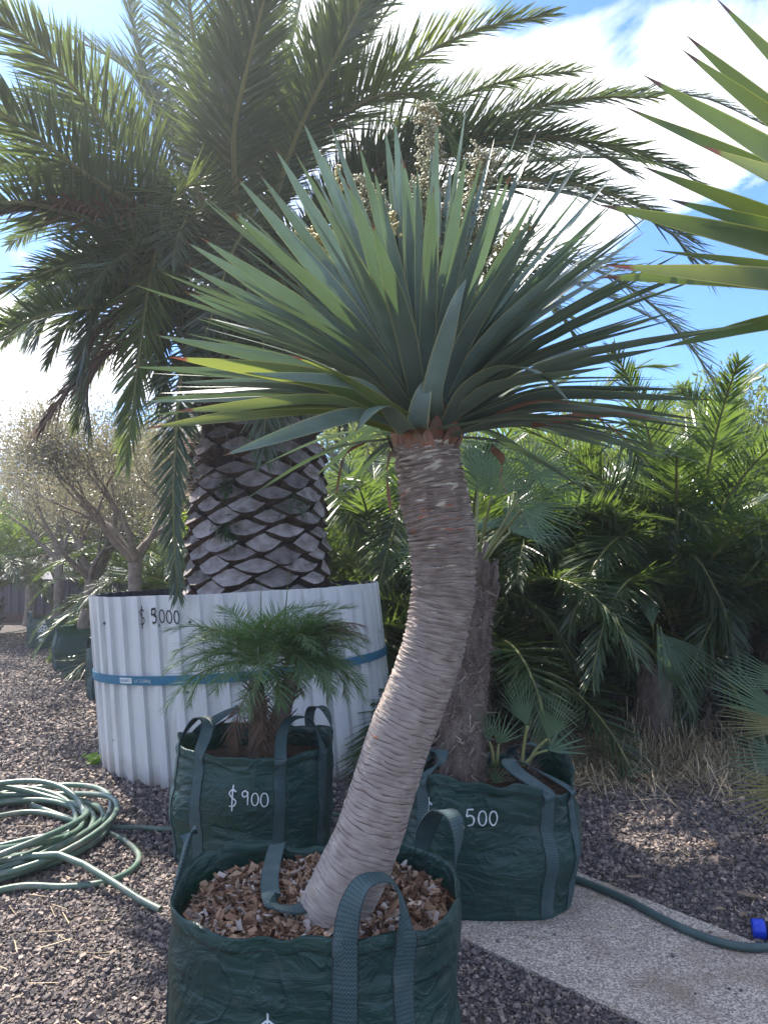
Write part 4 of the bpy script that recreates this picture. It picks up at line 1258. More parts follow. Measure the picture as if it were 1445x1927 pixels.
# cut leaf bases in spirals
mb = MB()
NC = 10
row_h = .098
lens = [(-1, .18), (-.72, .30), (-.38, .62), (-.05, 1.0), (.3, .78), (.65, .32), (1, -.12), (.66, -.62), (.3, -.98), (-.05, -1.0), (-.45, -.72), (-.78, -.22)]
r_i = 0
z = 1.02
while z < 3.25:
    for k in range(NC):
        th = 2 * math.pi * (k + .5 * (r_i % 2)) / NC + r_i * .035 + U(-.03, .03)
        if U(0, 1) < .04: continue
        zc = z + U(-.012, .012)
        if zc > 2.5 and U(0, 1) < .45: continue
        w = 2 * math.pi * TR / NC * .475 * U(.76, 1.08); h = row_h * .66 * U(.74, 1.18)
        pr = U(.8, 1.2)
        top, root = [], []
        for (a_, b_) in lens:
            a2 = th - a_ * w / TR
            zz = zc + b_ * h + U(-.004, .004)
            f = (1 - (b_ + 1) / 2)
            ro = trunk_r(zz) + (.030 + .055 * f) * pr
            top.append(PC + Vector((math.cos(a2) * ro, math.sin(a2) * ro, zz)))
            a3 = th - a_ * w * 1.05 / TR
            rb = trunk_r(zz) - .025
            root.append(PC + Vector((math.cos(a3) * rb, math.sin(a3) * rb, zz - .035 - .02 * f)))
        it = [mb.add(p) for p in top]
        cidx = mb.add(sum(top, Vector()) / len(top) + Vector((math.cos(th), math.sin(th), 0)) * -.012)
        for j in range(len(it)):
            mb.face(it[j], cidx, it[(j + 1) % len(it)], m=0)
        i2 = [mb.add(p) for p in top]; i3 = [mb.add(p) for p in root]
        for j in range(len(it)):
            q_ = (j + 1) % len(it)
            mb.face(i2[j], i2[q_], i3[q_], i3[j], m=1)
    z += row_h; r_i += 1
mb.build('leaf_scars', [M['scar'], M['scar_side']], t_, smooth=False)
# petiole stubs and dead fibres below the crown
mb = MB()
for i in range(120):
    th = U(0, 2 * math.pi); z = U(2.9, 4.1)
    r = trunk_r(z) - .04 - (.3 * max(0, z - 3.5))
    o = PC + Vector((math.cos(th) * r, math.sin(th) * r, z))
    d = Vector((math.cos(th), math.sin(th), U(.5, 1.6))).normalized()
    L = U(.18, .45)
    mb.tube([o - d * .05, o + d * L * .5, o + d * L], [.055, .045, .028], 5)
mb.build('petiole_stubs', M['stub'], t_, smooth=False)
mb = MB()
for i in range(700):
    th = U(0, 2 * math.pi); z = U(2.2, 3.6)
    if i < 320: th = U(math.radians(165), math.radians(215)); z = U(2.1, 3.4)
    r = trunk_r(z) + .02
    o = PC + Vector((math.cos(th) * r, math.sin(th) * r, z))
    d = Vector((math.cos(th) + U(-.6, .6), math.sin(th) + U(-.6, .6), U(-.3, .5))).normalized()
    L = U(.12, .42)
    p1 = o + d * L * .5; p2 = p1 + d * L * .35 - Z * L * .45
    wv = d.orthogonal().normalized() * .004
    a1_ = [mb.add(o - wv), mb.add(o + wv), mb.add(p1 + wv), mb.add(p1 - wv), mb.add(p2)]
    mb.face(*a1_[:4]); mb.face(a1_[3], a1_[2], a1_[4])
mb.build('hanging_fibres', M['fibre_strand'], t_)

PO = P(452, 470, 6.45)
HERO = [
    ([(400, 450, 6.3), (300, 330, 6.4), (230, 235, 6.5), (120, 190, 6.6), (-30, 215, 6.7)], 'frond', .55, 0),
    ([(410, 440, 6.5), (330, 260, 6.7), (240, 130, 6.9), (100, 55, 7.1)], 'frond', .55, 0),
    ([(400, 520, 6.0), (290, 480, 5.4), (150, 490, 4.8), (-20, 560, 4.4)], 'frond', .5, 0),
    ([(390, 500, 6.0), (260, 420, 5.4), (90, 330, 4.9), (-120, 300, 4.5)], 'frond', .55, 0),
    ([(400, 560, 6.4), (250, 520, 6.6), (120, 540, 6.8), (10, 640, 6.9)], 'frond', .5, 0),
    ([(500, 420, 6.0), (560, 250, 5.6), (640, 90, 5.3), (740, -120, 5.0)], 'frond', .6, 0),
    ([(450, 420, 6.0), (440, 260, 5.4), (470, 110, 5.0), (520, -90, 4.6)], 'frond', .6, 0),
    ([(400, 500, 6.0), (330, 440, 5.4), (240, 470, 5.0), (180, 580, 4.8), (150, 700, 4.8)], 'frond', .42, 0),
    ([(390, 600, 6.2), (330, 610, 6.0), (270, 690, 5.8), (230, 800, 5.8)], 'frond', .36, 0),  # traced: list of (x, y, depth), leaflets, length, material, roll
    ([(415, 430, 6.3), (385, 200, 5.9), (358, 20, 5.6), (335, -220, 5.3), (300, -420, 4.9)], 'frond', .72, 0),
    ([(470, 430, 6.4), (480, 230, 6.3), (482, 60, 6.2), (486, -140, 6.1), (500, -330, 5.9)], 'frond', .62, 0),
    ([(500, 430, 6.6), (530, 210, 6.6), (552, 60, 6.7), (600, -120, 6.8), (690, -300, 6.9)], 'frond', .55, 0),
    ([(520, 430, 6.5), (570, 270, 6.6), (650, 140, 6.6), (750, -10, 6.6), (880, -160, 6.5)], 'frond', .66, 0),
    ([(510, 430, 6.3), (580, 260, 6.1), (720, 150, 5.9), (880, 62, 5.7), (1030, 28, 5.5)], 'frond_light', .52, 0),
    ([(510, 440, 6.2), (590, 270, 5.9), (700, 185, 5.6), (800, 190, 5.4), (868, 320, 5.2)], 'frond_light', .62, .0),
    ([(540, 470, 6.5), (680, 360, 6.6), (860, 262, 6.7), (1100, 190, 6.7), (1300, 178, 6.6), (1438, 235, 6.5)], 'frond', .44, 0),
    ([(540, 480, 6.7), (700, 390, 6.9), (900, 320, 7.0), (1100, 295, 7.0), (1260, 315, 6.9), (1372, 385, 6.8)], 'frond', .42, 0),
    ([(560, 490, 6.4), (740, 410, 6.2), (930, 352, 6.0), (1110, 372, 5.8), (1250, 430, 5.6), (1330, 520, 5.5)], 'frond', .62, 0),
    ([(560, 520, 6.6), (760, 480, 6.7), (960, 470, 6.7), (1150, 520, 6.6), (1290, 640, 6.5), (1395, 815, 6.3)], 'frond', .56, 0),
    ([(560, 520, 6.8), (760, 500, 7.1), (940, 500, 7.3), (1100, 540, 7.4), (1230, 600, 7.4)], 'frond', .5, 0),
    ([(420, 480, 6.4), (315, 390, 6.3), (250, 262, 6.2), (195, 185, 6.1), (120, 110, 6.0), (40, 50, 5.9)], 'frond', .52, 0),
    ([(400, 490, 6.3), (270, 330, 5.8), (160, 190, 5.2), (70, 90, 4.7), (-60, -10, 4.2)], 'frond', .58, 0),
    ([(390, 480, 6.1), (270, 395, 5.3), (150, 320, 4.6), (20, 222, 4.0), (-180, 130, 3.5)], 'frond', .60, 0),
    ([(400, 500, 6.2), (260, 450, 5.5), (130, 400, 4.8), (0, 380, 4.2), (-200, 420, 3.7)], 'frond', .58, 0),
    ([(400, 500, 6.0), (290, 430, 5.4), (170, 400, 4.9), (60, 385, 4.5), (-80, 420, 4.2)], 'frond_dead', .40, 0),
    ([(400, 560, 6.2), (310, 545, 5.5), (200, 572, 4.9), (90, 590, 4.4), (-20, 640, 4.0), (-140, 760, 3.7)], 'frond', .50, 0),
    ([(400, 470, 6.1), (372, 352, 5.5), (318, 392, 5.1), (284, 520, 4.95), (262, 680, 4.9), (238, 872, 4.9)], 'frond_light', .46, 0),
    ([(420, 560, 6.1), (385, 560, 5.6), (345, 690, 5.2), (330, 860, 5.0), (328, 1000, 5.0), (336, 1120, 5.0)], 'frond', .36, 0),
    ([(410, 600, 6.0), (330, 600, 5.5), (230, 650, 5.1), (150, 710, 4.9), (80, 800, 4.8)], 'frond_dead', .40, 0),
    ([(410, 590, 6.2), (310, 570, 5.7), (210, 600, 5.3), (150, 660, 5.1)], 'frond_dead', .42, 0),
    ([(430, 540, 6.1), (400, 470, 5.7), (330, 500, 5.3), (300, 640, 5.2), (310, 760, 5.2)], 'frond', .40, 0),
    ([(470, 540, 6.1), (470, 440, 5.6), (440, 470, 5.3), (400, 590, 5.2), (360, 720, 5.2)], 'frond', .42, 0),
    ([(500, 540, 6.1), (540, 450, 5.7), (580, 480, 5.4), (600, 580, 5.3)], 'frond', .42, 0),
    ([(440, 440, 6.2), (420, 250, 5.6), (440, 80, 5.1), (430, -120, 4.7)], 'frond', .60, 0),
    ([(530, 500, 6.3), (640, 380, 6.0), (700, 300, 5.9), (760, 330, 5.8), (800, 440, 5.8)], 'frond', .46, 0),
    ([(420, 470, 6.6), (330, 300, 6.8), (270, 120, 7.0), (230, -60, 7.2)], 'frond', .55, 0),
    ([(430, 450, 6.7), (380, 250, 7.0), (330, 60, 7.2), (250, -120, 7.4)], 'frond', .6, 0),
    ([(420, 500, 6.9), (260, 420, 7.4), (120, 400, 7.8), (20, 460, 8.1)], 'frond', .5, 0),
    ([(420, 520, 6.7), (270, 470, 6.9), (140, 500, 7.0), (40, 580, 7.1)], 'frond', .5, 0),
]
for (tr, mk_, ll, roll) in HERO:
    mb = MB()
    pts = [PO + Vector((U(-.12, .12), U(-.12, .12), U(-.35, .0)))] + [P(*q) for q in tr]
    if not roll and abs(tr[-1][0] - tr[0][0]) > 380 and mk_ == 'frond':
        roll = .75 if tr[-1][0] > tr[0][0] else .45
    frond(mb, pts, 175, ll, .0185, bare=.20, rach=(.030, .006), v=.42, vr=.38, droop=.10 if mk_ != 'frond_dead' else .5, roll=roll)
    o = mb.build('frond', [M[mk_], M['rachis'] if mk_ != 'frond_dead' else M['frond_dead']], t_)
    if mk_ == 'frond_dead': o['label'] = 'dry brown frond'
for i in range(30):
    az_ = U(math.radians(-40), math.radians(125))
    el0 = math.radians(U(20, 84))
    if i > 17: az_ = U(math.radians(170), math.radians(390)); el0 = math.radians(U(-30, 15))
    mb = MB()
    o = PO + Vector((math.cos(az_) * .2, math.sin(az_) * .2, U(-.5, .0)))
    L = U(3.0, 4.0) if i <= 17 else U(1.6, 2.2)
    pts = arc_pts(o, az_, el0, L, math.radians(U(55, 95)), n=7)
    frond(mb, pts, 140, U(.42, .58), .019, bare=.2, rach=(.03, .006), v=.42, vr=.38, st=2)
    mb.build('frond', [M['frond'], M['rachis']], t_)

# ------------------------------------------------------------------ steel ring planter
RC = Vector((-1.095, 6.26, 0)); RR = 1.135


def rim_z(a_):
    return 1.325 + .050 * math.cos(a_) + .008 * math.sin(9 * a_) * .3


def ring_pt(a_, f, off=0.0):
    """f 0 at the ground, 1 at the rim; the sheets lean a little to the left"""
    z = rim_z(a_) * f
    r = RR + .035 * (1 - f) * max(0, math.cos(a_)) + off
    lean = -.12 * f
    return Vector((RC.x + r * math.cos(a_) + lean, RC.y + r * math.sin(a_), z))


t_ = thing('steel_planter_ring', 'white ribbed steel sheets bent into a ring around the big palm base', 'planter', (RC.x, RC.y, 0))
mb = MB()
NR = 46
prof = [(.0, 0), (.50, 0), (.53, .030), (.64, .032), (.92, .032), (.95, .0)]
angs = []
for k in range(NR):
    for (f, h) in prof:
        angs.append((2 * math.pi * (k + f) / NR + .04, h))
rows = []
for i in range(13):
    f = i / 12
    rows.append([ring_pt(a_, f, h + .004 * noise.noise((math.cos(a_) * 3, math.sin(a_) * 3, f * 2))) for a_, h in angs])
for i in range(3):
    rows.append([ring_pt(a_, 1 - i * .001, h - .004) for a_, h in angs])
nrow = len(rows)
ids = mb.grid(rows[:13], closed=True)
mb.build('sheet_wall', M['steel_white'], t_, smooth=False)
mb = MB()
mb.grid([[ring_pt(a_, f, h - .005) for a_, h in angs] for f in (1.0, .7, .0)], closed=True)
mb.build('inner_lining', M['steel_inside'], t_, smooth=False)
# sheet joints and screws
mb = MB()
for px in (205, 336):
    a0 = None
    best = min((abs((PX + F * (ring_pt(a_, .9).x) / (ring_pt(a_, .9).y)) - px), a_) for a_, h in angs if math.sin(a_) < 0)
    a0 = best[1]
    mb.grid([[ring_pt(a0 - .0022, f, .0035), ring_pt(a0 + .0022, f, .0035)] for f in [i / 12 for i in range(13)]])
mb.build('sheet_joint', M['lead_line'], t_)
for (px, fz) in ((201, .85), (330, .80), (205, .2), (322, .22), (333, .06), (345, .5), (360, .86)):
    mb = MB()
    best = min((abs((PX + F * (ring_pt(a_, .9).x) / (ring_pt(a_, .9).y)) - px), a_) for a_ in [math.pi + k * .01 for k in range(314)])
    c = ring_pt(best[1], fz, .008); nrm = Vector((math.cos(best[1]), math.sin(best[1]), 0))
    mb.tube([c - nrm * .01, c + nrm * .004, c + nrm * .008], [.010, .010, .006], 8)
    mb.build('screw', M['screw'], t_)


def ring_angle(px, f):
    best = min((abs((PX + F * ring_pt(a_, f).x / (ring_pt(a_, f).y)) - px), a_) for a_ in [math.pi + k * .002 for k in range(1571)])
    return best[1]


# price written by hand in black
mb = MB()
pr = writing([('$', 0, 0, .9), ('5', .98, .08, .85), ('3', 1.0, .12, .8), (',', 1.50, .05, .7), ('0', 1.62, .14, .72), ('0', 2.15, .1, .72), ('0', 2.7, .08, .72)])
a_l, fz = ring_angle(274, .88), .845
for st in pr:
    p2 = smooth2(st); rows = []
    for i, (u, v) in enumerate(p2):
        a = p2[max(0, i - 1)]; b_ = p2[min(len(p2) - 1, i + 1)]
        dx, dy = b_[0] - a[0], b_[1] - a[1]; l = math.hypot(dx, dy) or 1
        nx, ny = -dy / l * .042, dx / l * .042

        def at(u, v):
            return ring_pt(a_l + u * .098 / RR, fz + v * .125 / 1.32, .0375)
        rows.append([at(u + nx, v + ny), at(u - nx, v - ny)])
    mb.grid(rows)
mb.build('price_writing', M['black_ink'], t_)
mb = MB()
mb.grid([[(RC.x + r * math.cos(a_) - .05, RC.y + r * math.sin(a_), 1.02 + .05 * noise.noise((r * 3, a_ * 2, 0))) for a_ in [2 * math.pi * j / 60 for j in range(60)]] for r in (.001, .4, .8, 1.12)], closed=True)
tag(mb.build('soil', M['soil']), kind='stuff')


def strap_pt(a_, dz, off=0.0):
    z = .745 + .075 * math.cos(a_) - .012 * math.sin(a_) + dz
    p = ring_pt(a_, z / rim_z(a_), .039 + off); p.z = z
    return p


t_ = thing('ratchet_strap', 'blue webbing strap with printed lettering pulled tight around the white steel ring', 'strap', (RC.x, RC.y, .7))
mb = MB()
N_ = 200
mb.grid([[strap_pt(2 * math.pi * j / N_, dz, o_) for j in range(N_)] for dz, o_ in ((-.031, -.003), (-.031, .002), (0, .0032), (.031, .002), (.031, -.003))], closed=True)
mb.build('webbing_band', M['strap'], t_, smooth=False)


def text_mesh(body, size):
    cu = bpy.data.curves.new('t', 'FONT'); cu.body = body; cu.size = size; cu.fill_mode = 'FRONT'
    ob = bpy.data.objects.new('t', cu); COL.objects.link(ob)
    dg = bpy.context.evaluated_depsgraph_get(); dg.update()
    me = ob.evaluated_get(dg).to_mesh()
    v = [tuple(x.co) for x in me.vertices]; f = [tuple(p.vertices) for p in me.polygons]
    ob.evaluated_get(dg).to_mesh_clear()
    bpy.data.objects.remove(ob); bpy.data.curves.remove(cu)
    return v, f


def wrap_text(body, size, px, dz, name, material, off):
    v, f = text_mesh(body, size)
    a0 = ring_angle(px, .6)
    mb = MB()
    for p in v:
        mb.add(strap_pt(a0 + p[0] / RR, dz + p[1], off))
    for q in f: mb.face(*q)
    return mb.build(name, material, t_)


a0 = ring_angle(241, .6); a1 = ring_angle(262, .6)
mb = MB()
mb.grid([[strap_pt(a0 + (a1 - a0) * j / 10, dz, .0055) for j in range(11)] for dz in (-.020, .020)])
mb.build('printed_box', M['strap_print'], t_)
wrap_text('GRUNT', .026, 242.5, -.009, 'printed_word', M['strap'], .0075)
wrap_text('L/C 2,500kg', .030, 266, -.011, 'printed_word', M['strap_print'], .0055)

# small ferns and moss on the palm trunk
for (px, py, sz, lab) in ((425, 990, .30, 'soft green fern growing from the scarred palm trunk, left side'), (555, 945, .30, 'small grassy palm seedling sprouting from the scarred trunk'), (428, 915, .20, 'short fern tuft just above the larger fern on the scarred trunk'), (362, 980, .14, 'yellow green moss tuft on the left edge of the scarred trunk')):
    o = P(px, py, 5.86 if px > 400 else 6.2)
    mb = MB()
    for i in range(26):
        az_ = U(math.pi, 2 * math.pi)
        if px < 400: az_ = U(2.2, 4.4)
        frond(mb, arc_pts(o + Vector((0, .06, 0)) + Vector((U(-.04, .04), 0, U(-.05, .05))), az_, U(-.8, .8), sz * U(.35, .8), 1.2, n=4), 9, .035 if px < 500 else .015, .008, bare=.15, rach=(.002, .001), st=2, mr=0)
    tag(mb.build('fern', M['fern'] if px > 400 else M['weed']), lab, 'fern', 'small plants on the palm trunk')

# ------------------------------------------------------------------ pygmy date palm in the $900 bag
base = Vector((-.70, 4.12, .46))
t_ = thing('pygmy_date_palm', 'small feathery date palm with two stems in the $900 bag', 'palm tree', base)
stems = [([(490, 1440, 4.08), (486, 1360, 4.08), (482, 1270, 4.08)], .05), ([(505, 1425, 4.12), (530, 1340, 4.12), (552, 1268, 4.12)], .052)]
for pix, r in stems:
    mb = MB()
    c = resample(catmull([P(*q) for q in pix], 16), 16)
    mb.tube(c, [r * (1.25 - .5 * i / 16) for i in range(17)], 14, m=0)
    for i in range(170):
        s = U(0, 1); j = min(15, int(s * 16)); p = c[j]
        th = U(0, 2 * math.pi); d = Vector((math.cos(th), math.sin(th), U(.1, 1.0))).normalized()
        L = U(.04, .09); o = p + Vector((math.cos(th), math.sin(th), 0)) * r * .8
        wv = d.cross(Z).normalized() * U(.005, .014)
        a_ = [mb.add(o - wv), mb.add(o + wv), mb.add(o + d * L + wv * .4), mb.add(o + d * L - wv * .4)]
        mb.face(*a_, m=1)
    mb.build('stem', [M['bark_fibre'], M['fibre_strand']], t_)
for ci, (cx_, cy_, dpt, nf) in enumerate(((484, 1252, 4.08, 34), (540, 1252, 4.14, 30))):
    o = P(cx_, cy_, dpt)
    for i in range(nf):
        f = i / nf
        az_ = i * 2.399 + ci
        el0 = math.radians(80 - 68 * f + U(-8, 8))
        if ci == 1 and math.cos(az_) < -.3: az_ = math.pi - az_
        L = U(.42, .57)
        mb = MB()
        frond(mb, arc_pts(o, az_, el0, L, math.radians(U(70, 112)), n=7, pw=1.2), 66, .170, .0046, bare=.22, rach=(.0055, .0015), v=.25, vr=.6, droop=.12, a0=62, a1=30, st=2)
        mb.build('frond', [M['pygmy'], M['rachis']], t_)
    for i in range(2 if ci == 0 else 6):
        mb = MB()
        if ci == 0:
            pts = arc_pts(o - Z * .05, U(3.9, 5.4), math.radians(-50), .42, math.radians(45), n=6)
        else:
            pts = arc_pts(o, U(-.5, .6), math.radians(U(45, 65)), U(.42, .54), math.radians(U(50, 85)), n=6)
        frond(mb, pts, 30, .13, .006, bare=.25, rach=(.005, .0015), v=.1, vr=.3, droop=.5, st=2)
        tag(mb.build('frond', [M['frond_dead'], M['frond_dead']], t_), 'dry brown frond')
mb = MB()
for (x0, y0, x1, y1) in ((490, 1240, 492, 1090), (530, 1230, 544, 1075)):
    mb.tube([P(x0, y0, 4.1), P((x0 + x1) / 2, (y0 + y1) / 2, 4.08), P(x1, y1, 4.06)], [.007, .004, .0015], 6)
mb.build('new_spear', M['frond_light'], t_)

# ------------------------------------------------------------------ fan leaves
def fan(mb, hub, d, nrm, R, n=34, spread=230, petiole=None, fold=.25, droop=.10, split=.5, wk=1.0):
    """palmate leaf: blades radiating from hub about direction d, in the plane with normal nrm"""
    d = d.normalized(); nrm = (nrm - d * nrm.dot(d)).normalized(); sd = d.cross(nrm)
    if petiole is not None:
        pp = catmull([petiole[0], petiole[0].lerp(hub, .5) + Z * .02, hub], 10)
        mb.tube(pp, [.009 - .003 * i / 10 for i in range(11)], 6, m=1)
    da = math.radians(spread) / n
    for k in range(n):
        a_ = (k - (n - 1) / 2) * da
        r = R * (1 - .16 * abs(a_ / math.radians(spread) * 2) ** 2) * U(.92, 1.05)
        v = d * math.cos(a_) + sd * math.sin(a_) + nrm * fold * abs(math.sin(a_))
        v.normalize()
        e = v.cross(nrm).normalized()
        q = []
        for f in (0.03, split * .5, split, .78, 1.0):
            w = f * r * math.tan(da / 2) * 1.02 if f <= split else split * r * math.tan(da / 2) * (1 - (f - split) / (1 - split)) ** .8
            w *= wk
            c = hub + v * r * f - Z * droop * r * f ** 2.5 * U(.7, 1.3)
            ridge = nrm * w * .5 * (1 if f <= split else .6)
            if f < 1:
                q.append((mb.add(c - e * w - ridge, (0, f)), mb.add(c + ridge, (.5, f)), mb.add(c + e * w - ridge, (1, f))))
            else:
                q.append((mb.add(c, (.5, 1)),))
        for i in range(len(q) - 2):
            for j in (0, 1):
                mb.face(q[i][j], q[i][j + 1], q[i + 1][j + 1], q[i + 1][j])
        mb.face(q[-2][0], q[-2][1], q[-1][0]); mb.face(q[-2][1], q[-2][2], q[-1][0])


def fibre_trunk(parent, c, r0, r1, nst, name='trunk'):
    mb = MB()
    n = 24
    c = resample(catmull(c, 20), n)
    rows = []
    for i, p in enumerate(c):
        r = r0 + (r1 - r0) * i / n
        rows.append([p + Vector((math.cos(a_), math.sin(a_), 0)) * (r * (1 + .10 * noise.noise((math.cos(a_) * 3, math.sin(a_) * 3, i * .7)))) for a_ in [2 * math.pi * j / 26 for j in range(26)]])
    mb.grid(rows, closed=True, m=0)
    for i in range(nst):
        s = U(0, 1); p = c[min(n, int(s * n))]; th = U(0, 2 * math.pi)
        o = p + Vector((math.cos(th), math.sin(th), 0)) * (r0 + (r1 - r0) * s) * .95
        d = Vector((math.cos(th) * .35 - math.sin(th) * U(-1, 1), math.sin(th) * .35 + math.cos(th) * U(-1, 1), U(-1.0, 1.3))).normalized()
        L = U(.015, .05) if U(0, 1) < .75 else U(.04, .10)
        wv = d.cross(Vector((math.cos(th), math.sin(th), .3))).normalized() * (U(.0006, .0025) if U(0, 1) < .8 else U(.003, .008))
        a_ = [mb.add(o - wv), mb.add(o + wv), mb.add(o + d * L)]
        mb.face(*a_, m=1)
    return mb.build(name, [M['bark_fibre'], M['fibre_strand']], parent)


t_ = thing('fan_palm', 'fan palm with shaggy brown trunk in the bag marked 1,500', 'palm tree', (.42, 3.68, .45))
fibre_trunk(t_, [P(868, 1500, 3.66), P(868, 1380, 3.68), P(880, 1250, 3.72), P(895, 1075, 3.76)], .125, .092, 7500)
CF = P(893, 1085, 3.76)
mb = MB()
for i in range(26):
    a_ = i * 2.399; h_ = U(-.10, .06)
    b0 = CF + Vector((math.cos(a_) * .07, math.sin(a_) * .07, h_ - .04)); d = Vector((math.cos(a_) * U(.2, .7), math.sin(a_) * U(.2, .7), 1)).normalized()
    mb.tube([b0, b0 + d * .07, b0 + d * U(.10, .2)], [.034, .022, .010], 5)
mb.build('petiole_stubs', M['bark_fibre'], t_)
FANS = [((925, 935), -.25, 150, (.15, .2, 1), 'fan', .36), ((1000, 900), .1, 130, (.8, .1, .6), 'fan', .34), ((850, 960), .2, 120, (-.6, .2, .8), 'fan', .33), ((960, 1000), .3, 120, (.8, .5, .3), 'fan', .32),
        ((900, 900), .3, 120, (.1, .3, 1), 'fan', .33), ((840, 1040), -.05, 110, (-.9, .0, .2), 'fan', .3), ((980, 960), -.3, 120, (.9, -.3, .35), 'fan', .32), ((890, 1000), .45, 120, (0, 1, .4), 'fan', .33)]
for ((x, y), dy, _, dd, mk_, R) in FANS:
    hub = P(x, y, 3.76 + dy)
    mb = MB()
    dd = Vector(dd)
    fan(mb, hub, dd, Vector((U(-.4, .4), -1, .45)) if abs(dd.y) < .6 else Vector((0, -.3, 1)), R * 1.08, n=30, spread=U(150, 205), petiole=(CF,), split=.36, droop=U(.08, .25), fold=U(.2, .6), wk=.72)
    mb.build('fan_leaf', [M[mk_], M['rachis']], t_)
# suckers in the same bag
for (bx, by, hx, hy, dd, R, nrm, n) in ((985, 1450, 1030, 1390, (.34, .0, 1), .27, (-.2, -1, .2), 22), (980, 1450, 992, 1365, (-.35, 0, 1), .28, (.6, -1, .1), 20), (930, 1440, 920, 1395, (-.1, 0, 1), .20, (.3, -1, 0), 14),
                                        (935, 1440, 938, 1400, (.4, 0, 1), .18, (-.3, -1, 0), 12), (905, 1500, 903, 1470, (0, 0, 1), .15, (0, -1, .2), 12), (925, 1500, 928, 1475, (.5, -.1, 1), .15, (0, -1, .3), 12),
                                        (980, 1445, 1030, 1412, (.95, .1, .3), .22, (0, -.5, 1), 3), (800, 1440, 795, 1420, (-.3, 0, 1), .16, (0, -1, .2), 10)):
    mb = MB()
    hub = P(hx, hy, 3.62)
    fan(mb, hub, Vector(dd), Vector(nrm), R, n=max(5, int(n * .7)), spread=78 if n > 12 else 100, petiole=(P(bx, by, 3.62),), split=.30, droop=.03, wk=.85)
    mb.build('sucker_leaf', [M['fan'], M['rachis']], t_)
mb = MB()
o = P(985, 1462, 3.62)
for i in range(300):
    th = U(0, 2 * math.pi); d = Vector((math.cos(th), math.sin(th), U(0, 1.2))).normalized(); L = U(.05, .11)
    wv = d.cross(Z).normalized() * U(.002, .006)
    b0 = o + d * .03 + Z * U(-.06, .02)
    a_ = [mb.add(b0 - wv), mb.add(b0 + wv), mb.add(b0 + d * L)]
    mb.face(*a_)
mb.build('sucker_base', M['fibre_strand'], t_)

# fan palm beyond the right edge whose leaves reach in low down
o = Vector((2.25, 3.75, .35))
t_ = thing('fan_palm', 'low fan palm whose stiff leaves poke in above the gravel beside the hose', 'palm tree', (o.x, o.y, 0))
fibre_trunk(t_, [Vector((2.25, 3.75, 0)), Vector((2.25, 3.75, .3)), Vector((2.25, 3.75, .6))], .14, .12, 200)
for (hx, hy, Yd, dd, nrm, R, mk_, sp) in ((1490, 1362, 3.7, (-1, -.1, .62), (.2, -1, .3), .56, 'fan', 34), (1500, 1372, 3.6, (-1, -.2, .16), (.1, -.8, .7), .47, 'fan_yellow', 32), (1510, 1428, 3.75, (-1, .1, .0), (0, -.8, .7), .42, 'fan', 50),
                                          (1500, 1490, 3.5, (-1, -.1, -.05), (0, -1, .4), .38, 'fan_yellow', 60), (1620, 1250, 3.8, (-.5, 0, 1), (.2, -1, .2), .5, 'fan', 150), (1510, 1300, 3.9, (-1, .1, .35), (0, -1, .6), .46, 'fan', 40)):
    mb = MB()
    fan(mb, P(hx, hy, Yd), Vector(dd), Vector(nrm), R, n=12 if sp < 100 else 28, spread=sp, petiole=(Vector((2.25, 3.75, .55)),), split=.40, droop=.05, wk=.9)
    mb.build('fan_leaf', [M[mk_], M['rachis']], t_)

# ------------------------------------------------------------------ palms behind
VAR = []
for i in range(14):
    el0 = math.radians([82, 76, 70, 64, 58, 52, 46, 38, 30, 20, 8, 66, 50, 34][i])
    mb = MB()
    frond(mb, arc_pts((0, 0, 0), 0, el0, 3.0, math.radians([62, 75, 88, 98, 105, 112, 112, 108, 100, 92, 82, 72, 95, 118][i]), n=9, pw=1.35), 140, .50, .0185, bare=.17, rach=(.022, .005), v=.35, vr=.35, droop=.16, st=2)
    VAR.append(mb.mesh('frond', [M['frond_bg'], M['rachis']]))


def bg_palm(x, y, th, tr, nf, sc, label, name='date_palm', group='date palms growing behind the bags', spin=0.0, kmax=11):
    t = thing(name, label, 'palm tree', (x, y, 0), group)
    mb = MB()
    mb.tube([Vector((x, y, z)) for z in (0, th * .5, th, th + .25)], [tr * 1.1, tr, tr * .95, tr * .4], 18)
    for i in range(110):
        a_ = U(0, 2 * math.pi); z = U(.05, th + .2)
        d = Vector((math.cos(a_), math.sin(a_), U(.6, 1.6))).normalized()
        b0 = Vector((x + math.cos(a_) * tr * .9, y + math.sin(a_) * tr * .9, z))
        mb.tube([b0, b0 + d * U(.10, .3)], [.035, .018], 4)
    mb.build('trunk', M['bark_fibre'], t, smooth=False)
    for i in range(nf):
        k = min(len(VAR) - 1, int((i / nf) ** .9 * kmax)) if U(0, 1) < .8 else rnd.randrange(0, kmax)
        o = link('frond', VAR[k], None)
        o.parent = t
        o.location = (U(-.06, .06), U(-.06, .06), th + .25 - .25 * i / nf)
        o.rotation_euler = (U(-.10, .10), U(-.1, .1), i * 2.399 + spin)
        s_ = sc * U(.85, 1.12)
        o.scale = (s_, s_, s_)
    return t


